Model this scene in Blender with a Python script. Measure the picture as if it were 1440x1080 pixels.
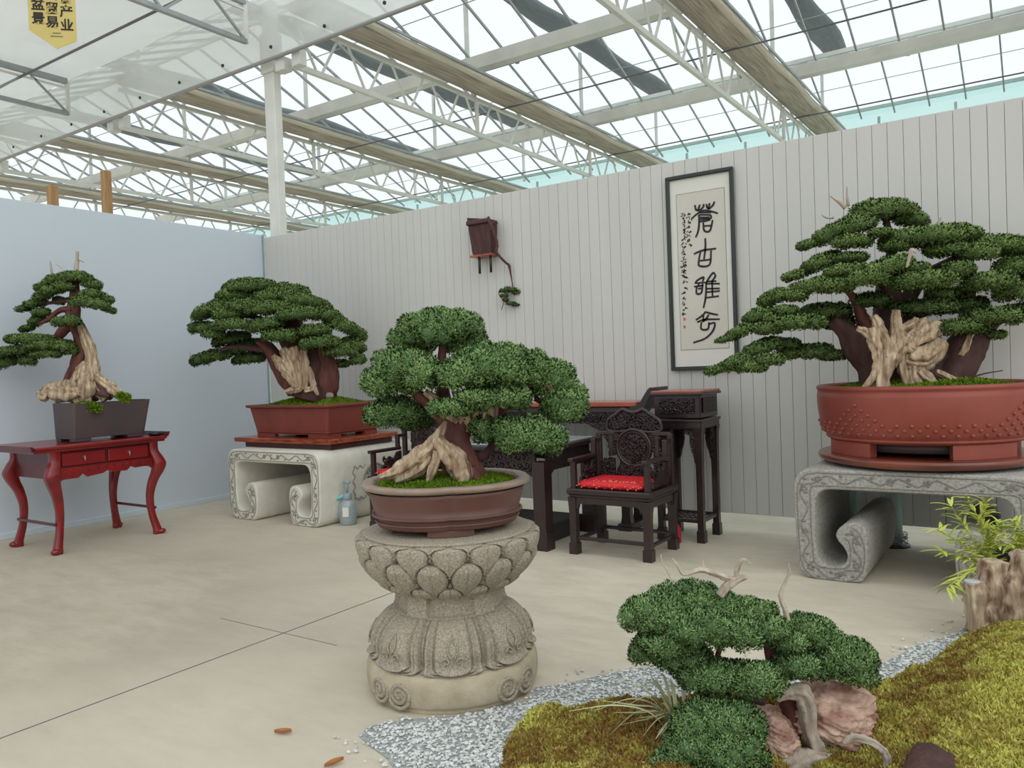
import bpy, bmesh, math, random
import numpy as np
from mathutils import Vector, Matrix

random.seed(7)
RNG = np.random.default_rng(7)
PI = math.pi
for o in list(bpy.data.objects):
    bpy.data.objects.remove(o, do_unlink=True)
SC = bpy.context.scene
COL = SC.collection

# ------------------------------------------------------------------ camera
# calibrated from the two wall directions (world X along the plank wall, Y into depth)
IC = np.array([720.0, 540.0])
V1 = np.array([1475.0, 490.0]); V2 = np.array([-937.0, 578.0])
FPX = math.sqrt(-np.dot(V1 - IC, V2 - IC))
_Y = np.array([*(V1 - IC), FPX]); _Y /= np.linalg.norm(_Y)
_X = -np.array([*(V2 - IC), FPX]); _X /= np.linalg.norm(_X)
_Z = np.cross(_X, _Y); _Z /= np.linalg.norm(_Z); _X = np.cross(_Y, _Z)
RM = np.stack([_X, _Y, _Z])
CAM = np.array([8.239, -6.674, 1.45])
cam_data = bpy.data.cameras.new('camera')
cam = bpy.data.objects.new('camera', cam_data); COL.objects.link(cam)
cam_data.sensor_width = 36.0
cam_data.lens = 36.0 * FPX / 1440.0
cam_data.clip_start = 0.05; cam_data.clip_end = 300
m3 = np.stack([RM @ np.array([1, 0, 0]), -(RM @ np.array([0, 1, 0])), -(RM @ np.array([0, 0, 1]))], axis=1)
M4 = Matrix.Identity(4)
for i in range(3):
    for j in range(3):
        M4[i][j] = m3[i, j]
    M4[i][3] = CAM[i]
cam.matrix_world = M4
SC.camera = cam

# ------------------------------------------------------------------ view, sky and sun
SC.view_settings.view_transform = 'Standard'
SC.view_settings.look = 'None'
SC.view_settings.exposure = -0.1
SC.view_settings.gamma = 1.0
SC.view_settings.use_curve_mapping = False
W = bpy.data.worlds.new('overcast_sky'); SC.world = W; W.use_nodes = True
nt = W.node_tree; nt.nodes.clear()
wo = nt.nodes.new('ShaderNodeOutputWorld'); bg = nt.nodes.new('ShaderNodeBackground')
tc = nt.nodes.new('ShaderNodeTexCoord'); sp = nt.nodes.new('ShaderNodeSeparateXYZ')
rp = nt.nodes.new('ShaderNodeValToRGB')
nt.links.new(tc.outputs['Generated'], sp.inputs[0]); nt.links.new(sp.outputs[2], rp.inputs[0])
nt.links.new(rp.outputs[0], bg.inputs[0]); nt.links.new(bg.outputs[0], wo.inputs[0])
e = rp.color_ramp.elements
e[0].position = 0.0; e[0].color = (0.74, 0.77, 0.79, 1)
e[1].position = 0.24; e[1].color = (0.92, 0.97, 0.99, 1)
e2 = rp.color_ramp.elements.new(0.9); e2.color = (0.94, 0.98, 1.0, 1)
bg.inputs[1].default_value = 1.22
sd = bpy.data.lights.new('veiled_sun', 'SUN'); sd.energy = 0.75; sd.angle = math.radians(60)
sd.color = (1.0, 0.97, 0.92)
sun = bpy.data.objects.new('veiled_sun', sd); COL.objects.link(sun)
sun.rotation_euler = (math.radians(26), math.radians(46), 0)


def ray(px, py):
    return RM @ np.array([px - IC[0], py - IC[1], FPX])
def at(px, py, d):
    return CAM + ray(px, py) / FPX * d
def on_floor(px, py, z=0.0):
    d = ray(px, py); return CAM + d * ((z - CAM[2]) / d[2])
def on_y(px, py, y):
    d = ray(px, py); return CAM + d * ((y - CAM[1]) / d[1])
VR = RM @ np.array([1.0, 0, 0]); VR[2] = 0; VR /= np.linalg.norm(VR)     # horizontal right
VF = np.array([-VR[1], VR[0], 0.0])                                      # horizontal forward
UP = np.array([0, 0, 1.0])


def srgb(r, g, b):
    return tuple((c / 12.92 if c <= 0.04045 else ((c + 0.055) / 1.055) ** 2.4) for c in (r / 255, g / 255, b / 255))

# ------------------------------------------------------------------ materials
def mat(name, col, rough=0.6, col2=None, scale=8.0, bump=0.0, bscale=None, detail=4.0, stretch=None, metal=0.0,
        spec=0.5, tint=False, contrast=0.25, voronoi=False, coat=0.0):
    m = bpy.data.materials.new(name); m.use_nodes = True
    n = m.node_tree.nodes; l = m.node_tree.links
    b = n['Principled BSDF']
    b.inputs['Roughness'].default_value = rough; b.inputs['Metallic'].default_value = metal
    b.inputs['Specular IOR Level'].default_value = spec
    b.inputs['Coat Weight'].default_value = coat; b.inputs['Coat Roughness'].default_value = 0.15
    b.inputs['Base Color'].default_value = (*col, 1)
    tc = n.new('ShaderNodeTexCoord'); src = tc.outputs['Object']
    if stretch:
        mp = n.new('ShaderNodeMapping'); mp.inputs['Scale'].default_value = stretch
        l.new(src, mp.inputs[0]); src = mp.outputs[0]
    if col2 is not None:
        if tint:
            at_ = n.new('ShaderNodeAttribute'); at_.attribute_name = 'tint'; fac = at_.outputs['Fac']
        else:
            ns = n.new('ShaderNodeTexNoise'); ns.inputs['Scale'].default_value = scale; ns.inputs['Detail'].default_value = detail
            l.new(src, ns.inputs['Vector']); fac = ns.outputs[0]
        r = n.new('ShaderNodeValToRGB'); l.new(fac, r.inputs[0])
        r.color_ramp.elements[0].position = 0.5 - contrast; r.color_ramp.elements[1].position = 0.5 + contrast
        r.color_ramp.elements[0].color = (*col, 1); r.color_ramp.elements[1].color = (*col2, 1)
        l.new(r.outputs[0], b.inputs['Base Color'])
    if bump:
        if voronoi:
            bn = n.new('ShaderNodeTexVoronoi'); bn.inputs['Scale'].default_value = bscale or scale
        else:
            bn = n.new('ShaderNodeTexNoise'); bn.inputs['Scale'].default_value = bscale or scale * 4; bn.inputs['Detail'].default_value = 5
        l.new(src, bn.inputs['Vector'])
        bp = n.new('ShaderNodeBump'); bp.inputs['Strength'].default_value = bump; bp.inputs['Distance'].default_value = 0.01
        l.new(bn.outputs[0], bp.inputs['Height']); l.new(bp.outputs[0], b.inputs['Normal'])
    return m

def mat_sheet(name, col, transp, transl, rough=0.5, gloss=0.04):
    """thin sheet: part see-through, part translucent, rest diffuse"""
    m = bpy.data.materials.new(name); m.use_nodes = True
    n = m.node_tree.nodes; l = m.node_tree.links; n.clear()
    out = n.new('ShaderNodeOutputMaterial')
    tr = n.new('ShaderNodeBsdfTransparent'); tr.inputs[0].default_value = (*[min(1, c * 1.02) for c in col], 1)
    tl = n.new('ShaderNodeBsdfTranslucent'); tl.inputs[0].default_value = (*col, 1)
    df = n.new('ShaderNodeBsdfDiffuse'); df.inputs[0].default_value = (*col, 1)
    gl = n.new('ShaderNodeBsdfGlossy'); gl.inputs['Roughness'].default_value = rough
    m1 = n.new('ShaderNodeMixShader'); m1.inputs[0].default_value = transl
    l.new(df.outputs[0], m1.inputs[1]); l.new(tl.outputs[0], m1.inputs[2])
    m2 = n.new('ShaderNodeMixShader'); m2.inputs[0].default_value = gloss
    l.new(m1.outputs[0], m2.inputs[1]); l.new(gl.outputs[0], m2.inputs[2])
    m3_ = n.new('ShaderNodeMixShader'); m3_.inputs[0].default_value = transp
    l.new(m2.outputs[0], m3_.inputs[1]); l.new(tr.outputs[0], m3_.inputs[2])
    l.new(m3_.outputs[0], out.inputs[0])
    return m

M = {}
M['plank'] = mat('painted_plank', srgb(204, 202, 197), 0.55, srgb(196, 194, 190), 2.0, 0.05, 30, stretch=(1, 1, .15))
M['plank_back'] = mat('plank_groove', srgb(150, 148, 142), 0.8)
M['blue_wall'] = mat('blue_grey_panel', srgb(200, 209, 218), 0.5, srgb(195, 204, 214), 0.7, 0.03, 40)
M['blue_trim'] = mat('blue_trim', srgb(196, 208, 216), 0.45)
M['white_metal'] = mat('white_painted_steel', srgb(222, 222, 216), 0.4, srgb(206, 206, 200), 3)
M['galv'] = mat('galvanised_steel', srgb(168, 172, 172), 0.4, srgb(140, 146, 148), 5, metal=0.3)
M['dark_steel'] = mat('dark_steel', srgb(96, 98, 100), 0.5)
M['bundle'] = mat('gathered_shade_cloth', srgb(194, 185, 173), 0.85, srgb(142, 132, 120), 5, 0.6, 12, stretch=(9, .35, 9), contrast=.2)
M['bundle_pale'] = mat('pale_cloth_edge', srgb(216, 210, 196), 0.8, srgb(190, 182, 166), 8, stretch=(4, .3, 4))
M['outer_shade'] = mat('outer_shade_net', srgb(112, 120, 126), 0.8, srgb(92, 100, 106), 6, stretch=(3, .5, 3))
M['teal_metal'] = mat('teal_pipe', srgb(176, 200, 194), 0.4, srgb(158, 182, 178), 6)
M['teal_sheet'] = mat_sheet('teal_end_wall', (0.80, 0.93, 0.92), 0.70, 0.75)
M['glass'] = mat_sheet('roof_glass', (0.93, 0.97, 0.97), 0.92, 0.5, 0.08, 0.3)
M['screen'] = mat_sheet('white_screen_cloth', (0.84, 0.85, 0.84), 0.03, 0.40)
M['film'] = mat_sheet('plastic_film', (0.84, 0.85, 0.83), 0.20, 0.5, 0.2, 0.12)
M['film_hem'] = mat('film_hem', srgb(150, 150, 146), 0.5)
M['banner'] = mat('banner_cloth', srgb(206, 188, 120), 0.8, srgb(196, 178, 108), 4)
M['ink'] = mat('black_ink', srgb(42, 36, 36), 0.8)
M['ink_brush'] = mat('brushed_ink', srgb(48, 44, 46), 0.85)
M['paper'] = mat('rice_paper', srgb(208, 203, 192), 0.9, srgb(200, 195, 184), 2.5)
M['mount'] = mat('mount_silk', srgb(218, 216, 208), 0.85)
M['frame_wood'] = mat('green_black_frame', srgb(38, 46, 42), 0.35)
M['seal_red'] = mat('seal_red', srgb(190, 110, 100), 0.8)
M['red_lacquer'] = mat('red_lacquer_wood', srgb(138, 22, 24), 0.32, srgb(104, 15, 19), 4, 0.04, 40, stretch=(3, .6, 3), coat=.3)
M['red_dark'] = mat('dark_red_lacquer', srgb(96, 26, 32), 0.35, srgb(76, 20, 26), 5, coat=.2)
M['dark_wood'] = mat('dark_rosewood', srgb(48, 26, 27), 0.38, srgb(30, 16, 19), 6, 0.05, 50, stretch=(3, 3, .6), coat=.25)
M['carved'] = mat('carved_rosewood', srgb(44, 26, 27), 0.45, srgb(28, 16, 19), 20, 0.9, 60, voronoi=True)
M['orange_top'] = mat('polished_orange_top', srgb(172, 84, 54), 0.25, srgb(140, 58, 40), 4, stretch=(.6, 6, 6), coat=.4)
M['slab_wood'] = mat('grained_slab', srgb(176, 84, 44), 0.3, srgb(96, 34, 24), 5, stretch=(1.4, 5, 9), detail=6, contrast=.16, coat=.35)
M['slab_dark'] = mat('slab_dark', srgb(78, 38, 30), 0.4, srgb(58, 28, 24), 5)
M['round_wood'] = mat('round_stand_wood', srgb(150, 72, 48), 0.28, srgb(70, 32, 28), 2.2, stretch=(1, 1, 6), coat=.4)
M['black_board'] = mat('black_board', srgb(46, 46, 48), 0.45)
M['cushion'] = mat('red_brocade', srgb(226, 34, 44), 0.55, srgb(196, 20, 34), 30, 0.2, 80)
M['cushion_dot'] = mat('gold_brocade_dots', srgb(226, 130, 96), 0.5)
M['red_cloth'] = mat('red_cloth', srgb(200, 26, 40), 0.6)
M['glass_top'] = mat('pale_glass_top', srgb(170, 178, 178), 0.08)
M['pot_brown'] = mat('purple_brown_clay', srgb(112, 78, 70), 0.42, srgb(96, 66, 60), 6, 0.06, 60, spec=.4)
M['pot_rim'] = mat('weathered_rim', srgb(158, 142, 128), 0.5, srgb(140, 116, 102), 14)
M['pot_red'] = mat('red_brown_clay', srgb(132, 66, 56), 0.45, srgb(116, 56, 48), 5, 0.05, 60, spec=.4)
M['pot_drum'] = mat('brick_red_clay', srgb(152, 76, 64), 0.42, srgb(134, 64, 54), 3, 0.05, 60, spec=.4)
M['pot_dark'] = mat('charcoal_clay', srgb(66, 62, 66), 0.5, srgb(84, 66, 64), 4, 0.05, 60)
M['stone'] = mat('carved_granite', srgb(186, 176, 158), 0.85, srgb(126, 116, 102), 130, 0.35, 160, contrast=.22)
M['stone_base'] = mat('yellowed_granite', srgb(194, 182, 158), 0.85, srgb(160, 147, 122), 10, 0.4, 120, contrast=.25)
M['stone_pale'] = mat('pale_stone', srgb(214, 210, 198), 0.8, srgb(196, 192, 180), 8, 0.25, 90)
M['stone_grey'] = mat('speckled_grey_stone', srgb(186, 182, 174), 0.85, srgb(140, 138, 132), 60, 0.5, 110, contrast=.2)
M['carve_line'] = mat('weathered_carving', srgb(126, 122, 110), 0.9, srgb(150, 146, 132), 30)
M['carve_grey'] = mat('weathered_grey_carving', srgb(118, 114, 108), 0.9, srgb(148, 144, 136), 40)
M['concrete'] = None
M['gravel'] = mat('white_pebble', srgb(228, 229, 226), 0.7, srgb(178, 180, 178), 0.5, tint=True, contrast=.5)
M['gravel_bed'] = mat('gravel_bed', srgb(180, 182, 180), 0.9, srgb(124, 128, 128), 60)
M['moss'] = mat('moss_tuft', srgb(142, 108, 62), 0.9, srgb(204, 202, 106), 0.5, tint=True, contrast=.42, spec=.1)
M['moss_bed'] = mat('moss_bed', srgb(124, 100, 48), 0.95, srgb(160, 150, 62), 9, spec=.1)
M['pot_moss'] = mat('bright_pot_moss', srgb(58, 84, 22), 0.95, srgb(128, 156, 42), 0.5, tint=True, contrast=.5, spec=.1)
M['soil'] = mat('dark_soil', srgb(64, 56, 34), 0.95, srgb(84, 92, 36), 14)
M['leaf_mid'] = mat('juniper_fresh', srgb(62, 92, 50), 0.7, srgb(144, 174, 108), 0.5, tint=True, contrast=.5, spec=.25)
M['leaf_front'] = mat('juniper_deep', srgb(60, 90, 52), 0.7, srgb(152, 182, 116), 0.5, tint=True, contrast=.5, spec=.25)
M['leaf_far'] = mat('juniper_dark', srgb(58, 78, 44), 0.75, srgb(128, 154, 84), 0.5, tint=True, contrast=.5, spec=.2)
M['leaf_right'] = mat('juniper_olive', srgb(64, 86, 48), 0.75, srgb(138, 162, 92), 0.5, tint=True, contrast=.5, spec=.2)
M['leaf_core'] = mat('juniper_inner', srgb(34, 52, 28), 0.9, srgb(48, 70, 36), 30, spec=.1)
M['bark'] = mat('red_brown_bark', srgb(120, 68, 56), 0.75, srgb(76, 42, 38), 7, 0.6, 24, stretch=(3, 3, .8))
M['bark_dark'] = mat('dark_bark', srgb(92, 58, 52), 0.75, srgb(56, 36, 35), 7, 0.6, 24, stretch=(3, 3, .8))
M['dead'] = mat('bleached_deadwood', srgb(212, 192, 162), 0.8, srgb(128, 98, 76), 9, 0.9, 26, stretch=(4, 4, .6), contrast=.2)
M['dead_grey'] = mat('grey_deadwood', srgb(204, 192, 176), 0.8, srgb(146, 130, 116), 8, 0.6, 26, stretch=(3, 3, 1), contrast=.25)
M['red_rock'] = mat('pink_red_rock', srgb(222, 192, 172), 0.8, srgb(132, 80, 66), 9, 1.0, 26, stretch=(1, 1, 2.2), contrast=.2)
M['pet_rock'] = mat('petrified_wood', srgb(212, 192, 164), 0.8, srgb(108, 76, 56), 11, 1.0, 24, stretch=(2.4, 2.4, .5), contrast=.18)
M['stump_white'] = mat('white_stump_face', srgb(206, 208, 206), 0.6, srgb(166, 174, 184), 9)
M['bamboo_leaf'] = mat('bamboo_leaf', srgb(160, 184, 70), 0.6, srgb(214, 216, 104), 0.5, tint=True, contrast=.5)
M['bamboo_stem'] = mat('bamboo_stem', srgb(168, 164, 84), 0.6)
M['sedge'] = mat('variegated_blade', srgb(166, 170, 122), 0.6, srgb(222, 222, 186), 0.5, tint=True, contrast=.5)
M['bottle'] = mat_sheet('bottle_plastic', (0.72, 0.80, 0.82), 0.35, 0.5, 0.15, 0.15)
M['bottle_liquid'] = mat('bottle_water', srgb(160, 176, 178), 0.2)
M['bottle_head'] = mat('sprayer_head', srgb(140, 156, 162), 0.4)
M['bottle_lever'] = mat('sprayer_lever', srgb(120, 196, 186), 0.4)
M['steel_knob'] = mat('drawer_knob', srgb(180, 170, 160), 0.3, metal=.8)
M['post_wood'] = mat('raw_timber_post', srgb(178, 140, 96), 0.7, srgb(140, 102, 62), 8, stretch=(4, 4, .5))
M['black_plastic'] = mat('black_plastic', srgb(30, 30, 32), 0.4)
M['dry_leaf'] = mat('dry_leaf', srgb(170, 110, 60), 0.8)

def concrete():
    m = mat('poured_concrete', srgb(218, 207, 187), 0.72, srgb(202, 192, 174), 0.9, 0.06, 60, detail=8, contrast=.2)
    n = m.node_tree.nodes; l = m.node_tree.links; b = n['Principled BSDF']
    ramp = [x for x in n if x.type == 'VALTORGB'][0]
    ns = n.new('ShaderNodeTexNoise'); ns.inputs['Scale'].default_value = 5.0; ns.inputs['Detail'].default_value = 9; ns.inputs['Roughness'].default_value = .7
    tcn = [x for x in n if x.type == 'TEX_COORD'][0]
    mp = n.new('ShaderNodeMapping'); mp.inputs['Scale'].default_value = (.6, 1.6, 1); mp.inputs['Rotation'].default_value = (0, 0, .5)
    l.new(tcn.outputs['Object'], mp.inputs[0]); l.new(mp.outputs[0], ns.inputs['Vector'])
    r2 = n.new('ShaderNodeValToRGB'); r2.color_ramp.elements[0].position = .28; r2.color_ramp.elements[1].position = .62
    r2.color_ramp.elements[0].color = (.76, .745, .71, 1); r2.color_ramp.elements[1].color = (1, 1, 1, 1)
    l.new(ns.outputs[0], r2.inputs[0])
    mx = n.new('ShaderNodeMixRGB'); mx.blend_type = 'MULTIPLY'; mx.inputs[0].default_value = .8
    l.new(ramp.outputs[0], mx.inputs[1]); l.new(r2.outputs[0], mx.inputs[2])
    # wide, ragged grey staining on the left half, overhead screens' shade painted in
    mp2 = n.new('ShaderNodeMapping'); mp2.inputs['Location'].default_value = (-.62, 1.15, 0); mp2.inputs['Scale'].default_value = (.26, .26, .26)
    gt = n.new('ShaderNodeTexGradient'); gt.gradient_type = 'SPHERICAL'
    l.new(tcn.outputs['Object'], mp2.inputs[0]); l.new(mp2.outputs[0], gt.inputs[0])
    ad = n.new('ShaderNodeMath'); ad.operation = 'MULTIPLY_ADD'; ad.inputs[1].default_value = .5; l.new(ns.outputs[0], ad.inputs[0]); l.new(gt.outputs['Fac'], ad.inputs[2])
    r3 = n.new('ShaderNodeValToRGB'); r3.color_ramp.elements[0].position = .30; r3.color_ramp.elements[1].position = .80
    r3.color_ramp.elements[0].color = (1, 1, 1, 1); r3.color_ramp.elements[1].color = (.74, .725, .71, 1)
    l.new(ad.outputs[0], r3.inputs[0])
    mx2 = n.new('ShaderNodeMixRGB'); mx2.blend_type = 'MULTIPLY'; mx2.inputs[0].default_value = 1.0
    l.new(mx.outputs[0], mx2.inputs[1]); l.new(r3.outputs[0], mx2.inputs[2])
    l.new(mx2.outputs[0], b.inputs['Base Color'])
    return m
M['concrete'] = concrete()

# ------------------------------------------------------------------ numpy noise
def _hash(ix, iy, iz):
    h = (ix * 374761393 + iy * 668265263 + iz * 2147483647) & 0xffffffff
    h = ((h ^ (h >> 13)) * 1274126177) & 0xffffffff
    return ((h ^ (h >> 16)) & 0xffff) / 65535.0
def vnoise(p):
    p = np.asarray(p, float); i = np.floor(p).astype(np.int64); f = p - i; f = f * f * (3 - 2 * f)
    r = 0
    for a in (0, 1):
        for b in (0, 1):
            for c in (0, 1):
                w = (f[..., 0] if a else 1 - f[..., 0]) * (f[..., 1] if b else 1 - f[..., 1]) * (f[..., 2] if c else 1 - f[..., 2])
                r = r + w * _hash(i[..., 0] + a, i[..., 1] + b, i[..., 2] + c)
    return r * 2 - 1
def fbm(p, o=3):
    s = 0; a = 1.0
    for k in range(o):
        s = s + a * vnoise(np.asarray(p) * 2 ** k + 17.3 * k); a *= .5
    return s

# ------------------------------------------------------------------ mesh builder
_ICO = {}
def ico(sub):
    if sub not in _ICO:
        bm = bmesh.new(); bmesh.ops.create_icosphere(bm, subdivisions=sub, radius=1.0)
        _ICO[sub] = (np.array([v.co[:] for v in bm.verts]), np.array([[v.index for v in f.verts] for f in bm.faces])); bm.free()
    return _ICO[sub]

class MB:
    def __init__(s): s.V = []; s.F = []; s.S = []; s.T = []; s.NR = []; s.n = 0; s.has = False
    def add(s, V, faces, smooth=True, tint=None, nrm=None):
        V = np.asarray(V, float).reshape(-1, 3)
        if isinstance(faces, np.ndarray): s.F.append((faces + s.n, smooth))
        else:
            by = {}
            for f in faces: by.setdefault(len(f), []).append(f)
            for k, fs in by.items(): s.F.append((np.array(fs, int) + s.n, smooth))
        s.NR.append(np.zeros((len(V), 3)) if nrm is None else np.asarray(nrm, float)); s.has |= nrm is not None
        s.V.append(V); s.T.append(np.full(len(V), .5) if tint is None else np.asarray(tint, float)); s.n += len(V)
        return s
    def box(s, c, d, bev=0.004, rz=0.0, tilt=None):
        d = np.array(d, float); b = min(bev, min(d) * .45)
        h = d / 2
        pts = []; 
        for sx in (-1, 1):
            for sy in (-1, 1):
                for sz in (-1, 1):
                    for ax in range(3):
                        q = np.array([sx, sy, sz]) * (h - b); q[ax] = np.array([sx, sy, sz])[ax] * h[ax]
                        pts.append(q)
        P = np.array(pts)
        def ix(sx, sy, sz, ax): return ((sx > 0) * 4 + (sy > 0) * 2 + (sz > 0)) * 3 + ax
        F = []
        for ax in range(3):
            o = [a for a in range(3) if a != ax]
            for sg in (-1, 1):
                q = []
                for (u, v) in ((-1, -1), (1, -1), (1, 1), (-1, 1)):
                    t = [0, 0, 0]; t[ax] = sg; t[o[0]] = u; t[o[1]] = v; q.append(ix(*t, ax))
                F.append(q)
        for ax in range(3):
            o = [a for a in range(3) if a != ax]
            for u in (-1, 1):
                for v in (-1, 1):
                    t0 = [0, 0, 0]; t0[ax] = -1; t0[o[0]] = u; t0[o[1]] = v; t1 = list(t0); t1[ax] = 1
                    F.append([ix(*t0, o[0]), ix(*t1, o[0]), ix(*t1, o[1]), ix(*t0, o[1])])
        for sx in (-1, 1):
            for sy in (-1, 1):
                for sz in (-1, 1): F.append([ix(sx, sy, sz, a) for a in range(3)])
        # orient outward
        for k, f in enumerate(F):
            a, bb, cc = P[f[0]], P[f[1]], P[f[2]]
            if np.dot(np.cross(bb - a, cc - a), P[f].mean(0)) < 0: F[k] = f[::-1]
        if tilt is not None: P = P @ np.array(tilt).T
        if rz:
            c_, s_ = math.cos(rz), math.sin(rz); P = P @ np.array([[c_, s_, 0], [-s_, c_, 0], [0, 0, 1]])
        return s.add(P + np.array(c), F, False)
    def bar(s, a, b, w, t=None, bev=.002):
        """box beam from a to b; w across, t thick"""
        a = np.array(a, float); b = np.array(b, float); d = b - a; L = np.linalg.norm(d); d /= L
        up = UP if abs(d[2]) < .95 else np.array([0, 1.0, 0])
        x = np.cross(d, up); x /= np.linalg.norm(x); z = np.cross(x, d)
        R = np.stack([x, d, z], axis=1)
        return s.box((a + b) / 2, (w, L, t or w), bev, tilt=R)
    def tube(s, P, r, n=8, cap=True, flute=None, seed=0, rough=0.0, sub=0, flat=1.0, tint=None):
        P = np.array(P, float); r = np.full(len(P), r, float) if np.isscalar(r) else np.array(r, float)
        if sub: P, r = smooth_path(P, r, sub)
        T = np.gradient(P, axis=0); T /= (np.linalg.norm(T, axis=1)[:, None] + 1e-12)
        N = np.cross(T[0], UP); 
        if np.linalg.norm(N) < .1: N = np.cross(T[0], np.array([1.0, 0, 0]))
        N /= np.linalg.norm(N); rings = []; al = 0
        a = np.arange(n) / n * 2 * PI
        L = np.concatenate([[0], np.cumsum(np.linalg.norm(np.diff(P, axis=0), axis=1))])
        for i in range(len(P)):
            N = N - T[i] * np.dot(N, T[i]); N /= np.linalg.norm(N); B = np.cross(T[i], N)
            rr = np.full(n, r[i])
            if flute:
                k, amp, tw = flute; ph = tw * L[i] + seed
                rr = rr * (1 + amp * np.sin(k * a + ph) + amp * .6 * np.sin((k * 2 + 1) * a - 1.7 * ph + seed))
            ring = P[i] + (np.cos(a) * rr)[:, None] * N + (np.sin(a) * rr * flat)[:, None] * B
            rings.append(ring)
        V = np.concatenate(rings)
        if rough:
            ce = np.repeat(P, n, axis=0); q = V - ce
            V = ce + q * (1 + rough * fbm(V / (r.mean() * 1.2 + 1e-6) + seed * 3.1, 3))[:, None]
        F = []
        m = len(P)
        i, j = np.meshgrid(np.arange(m - 1), np.arange(n), indexing='ij'); i = i.ravel(); j = j.ravel(); j2 = (j + 1) % n
        Q = np.stack([i * n + j, i * n + j2, (i + 1) * n + j2, (i + 1) * n + j], 1)
        t = None if tint is None else np.full(len(V), tint)
        s.add(V, Q, True, t)
        if cap:
            s.F.append((np.array([list(range(n))[::-1]]) + s.n - len(V), False))
            s.F.append((np.array([list(range((m - 1) * n, m * n))]) + s.n - len(V), False))
        return s
    def lathe(s, c, prof, n=48, smooth=True, cap=True, dr=None):
        prof = np.array(prof, float); a = np.arange(n) / n * 2 * PI; m = len(prof)
        r = prof[:, 0][:, None] * np.ones(n)[None]
        if dr is not None: r = r + dr
        V = np.stack([r * np.cos(a)[None], r * np.sin(a)[None], np.repeat(prof[:, 1][:, None], n, 1)], -1).reshape(-1, 3) + np.array(c)
        i, j = np.meshgrid(np.arange(m - 1), np.arange(n), indexing='ij'); i = i.ravel(); j = j.ravel(); j2 = (j + 1) % n
        s.add(V, np.stack([i * n + j, i * n + j2, (i + 1) * n + j2, (i + 1) * n + j], 1), smooth)
        if cap:
            s.F.append((np.array([list(range(n))[::-1]]) + s.n - len(V), False))
            s.F.append((np.array([list(range((m - 1) * n, m * n))]) + s.n - len(V), False))
        return s
    def loft(s, rings, smooth=False, cap=True):
        m = len(rings); n = len(rings[0]); V = np.concatenate([np.array(r, float) for r in rings])
        i, j = np.meshgrid(np.arange(m - 1), np.arange(n), indexing='ij'); i = i.ravel(); j = j.ravel(); j2 = (j + 1) % n
        s.add(V, np.stack([i * n + j, i * n + j2, (i + 1) * n + j2, (i + 1) * n + j], 1), smooth)
        if cap:
            s.F.append((np.array([list(range(n))[::-1]]) + s.n - len(V), False))
            s.F.append((np.array([list(range((m - 1) * n, m * n))]) + s.n - len(V), False))
        return s
    def prism(s, poly, ax, a, b, smooth=False):
        """poly 2-D outline extruded along axis ax ('x','y','z') from a to b"""
        poly = np.array(poly, float)
        def up(t):
            z = np.full(len(poly), t)
            if ax == 'x': return np.stack([z, poly[:, 0], poly[:, 1]], 1)
            if ax == 'y': return np.stack([poly[:, 0], z, poly[:, 1]], 1)
            return np.stack([poly[:, 0], poly[:, 1], z], 1)
        return s.loft([up(a), up(b)], smooth)
    def blob(s, c, r, sub=3, amp=.15, freq=2.0, seed=0, tint=None, o=3):
        v, f = ico(sub); n = fbm(v * freq + seed, o)
        return s.add(v * (1 + amp * n)[:, None] * np.array(r) + np.array(c), f.copy(), True, None if tint is None else np.full(len(v), tint))
    def grid(s, G, smooth=True, tint=None):
        m, n = G.shape[:2]
        i, j = np.meshgrid(np.arange(m - 1), np.arange(n - 1), indexing='ij'); i = i.ravel(); j = j.ravel()
        return s.add(G.reshape(-1, 3), np.stack([i * n + j, (i + 1) * n + j, (i + 1) * n + j + 1, i * n + j + 1], 1), smooth, tint)
    def build(s, name, material, parent=None, local=False, weld=False):
        V = np.concatenate(s.V)
        if parent is not None and not local:
            p = parent; off = np.zeros(3)
            while p is not None: off += np.array(p.location); p = p.parent
            V = V - off
        me = bpy.data.meshes.new(name)
        nl = sum(f.size for f, _ in s.F); npoly = sum(len(f) for f, _ in s.F)
        me.vertices.add(len(V)); me.vertices.foreach_set('co', V.astype(np.float32).ravel())
        me.loops.add(nl); me.polygons.add(npoly)
        me.loops.foreach_set('vertex_index', np.concatenate([f.ravel() for f, _ in s.F]).astype(np.int32))
        tot = np.concatenate([np.full(len(f), f.shape[1]) for f, _ in s.F]).astype(np.int32)
        me.polygons.foreach_set('loop_start', np.concatenate([[0], np.cumsum(tot)[:-1]]).astype(np.int32))
        me.polygons.foreach_set('use_smooth', np.concatenate([np.full(len(f), sm) for f, sm in s.F]))
        a = me.attributes.new('tint', 'FLOAT', 'POINT'); a.data.foreach_set('value', np.concatenate(s.T).astype(np.float32))
        me.update(calc_edges=True)
        if s.has: me.normals_split_custom_set_from_vertices([tuple(q) for q in np.concatenate(s.NR)])
        me.materials.append(material)
        o = bpy.data.objects.new(name, me); COL.objects.link(o)
        if parent is not None: o.parent = parent
        return o

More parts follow.
